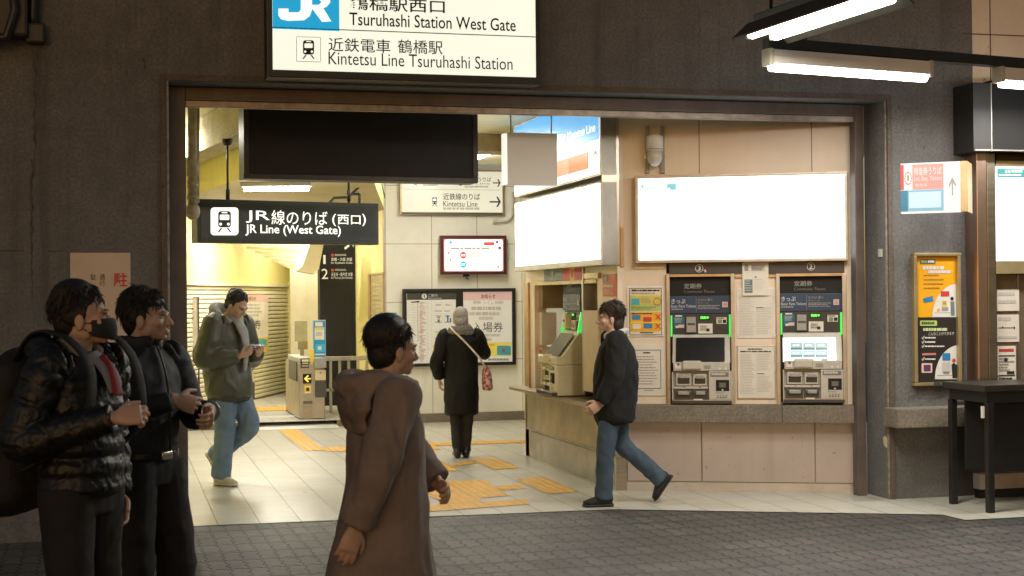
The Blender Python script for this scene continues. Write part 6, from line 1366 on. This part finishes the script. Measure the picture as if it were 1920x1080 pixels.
trousers(rt, D, s, BLK, (.105, .085, .068, .058, .052), 8.)
shoes(rt, D, s, MATS['black leather'])
hb = thing('handbag', 'small red patterned shoulder bag with long cream strap on the grey haired person', 'bag', FR[rt.name][0], -.24, -.08, .80)
b0 = lambda x, y, z: Vector((x + .24, y - .08, z - .80))
bm = bmesh.new(); loft(bm, [b0(-.255, .09, .68), b0(-.255, .09, .70), b0(-.25, .09, .80), b0(-.245, .085, .88), b0(-.245, .08, .90)], [(.03, .06), (.05, .10), (.048, .105), (.035, .085), (.02, .06)], n=18)
mt, g, bb = newmat('bag print'); tc = g.n('ShaderNodeTexCoord').outputs['Object']; v = g.n('ShaderNodeTexVoronoi'); v.inputs['Scale'].default_value = 26; g.l(tc, v.inputs[0])
g.l(g.mix(g.ramp(g.noise(tc, 30, 2), .45, .55), (.35, .03, .045), (.62, .45, .42)), bb.inputs['Base Color']); bb.inputs['Roughness'].default_value = .5
remesh(bm, 'bag_body', mt, hb, .007, 2, wrinkle(.004, 18, 1, 3.))
bm = bmesh.new(); loft(bm, [b0(-.24, .14, .88), b0(-.17, .215, 1.0), b0(-.03, .215, 1.16), b0(.09, .175, 1.28), b0(.115, .06, 1.315), b0(.10, -.08, 1.28)], [(.012, .005)] * 6, n=8, step=.012); remesh(bm, 'strap', pm('cream strap', (.66, .60, .48), .6), hb, .005, 1)

# ---- dark walking person on the right
pf = onz(1128, 948, .005)
rt, D, HM, s = person('person in dark jacket and blue jeans striding past the ticket machines', (pf.x + .10, pf.y, .005), -100, 1.545,
    dict(elR=(-.255, .06, 1.12), wrR=(-.24, -.10, .88), elL=(.25, -.02, 1.12), wrL=(.235, -.14, .88), hipL=(.085, -.01, .91), kneeL=(.09, -.08, .50), ankL=(.08, -.10, .09), hipR=(-.085, .02, .91), kneeR=(-.09, .09, .51), ankR=(-.09, .41, .21), toeR=(0, -1, 0)), head=(0, 2, 0), vox=.006,
    hands={'R': (((0, -.45, -1), (1, 0, 0), (0, -1, .3)), dict(curl=(.4, .5, .4))), 'L': (((0, -.8, -.5), (-1, 0, 0), (0, -.5, 1)), dict(curl=(.4, .5, .4)))})
hair(rt, HM, HAIRD, dict(n=1400, len=.06, r=.0032, fringe=.3, sweep=.1), 19, [((0, .055, .055), (.074, .062, .10)), ((0, .03, .16), (.086, .10, .094))])
DK = cloth('black fleece', (.0075, .008, .0095), .9)
bm = bmesh.new(); torso(bm, D, s, [(.70, 0, .01, .16, .13), (.73, 0, .01, .205, .165), (.95, 0, .02, .215, .185), (1.2, 0, .03, .215, .18), (1.34, 0, .03, .195, .14), (1.41, 0, .03, .13, .10), (1.46, 0, .03, .085, .08)])
remesh(bm, 'jacket', DK, rt, .009, 3, wrinkle(.009, 8, .7, 61.))
bm = bmesh.new()
for q in 'LR': sleeve(bm, D, q, s, (.088, .084, .078, .07, .056), cut=.95)
remesh(bm, 'jacket_sleeves', DK, rt, .008, 3, wrinkle(.007, 10, .7, 63.))
collar(rt, Vector((0, .03, 1.462)) * s, (.072, .074), .026, .020, cloth('pale hood', (.5, .5, .48)), 'hood', .02, .007, None, .005)
trousers(rt, D, s, cloth('blue jeans', (.050, .082, .125), fine=300), (.105, .09, .076, .072, .075), 71.)
shoes(rt, D, s, pm('black suede', (.012, .011, .010), .7), pm('black sole', (.02, .02, .02), .6), (0, -.95))
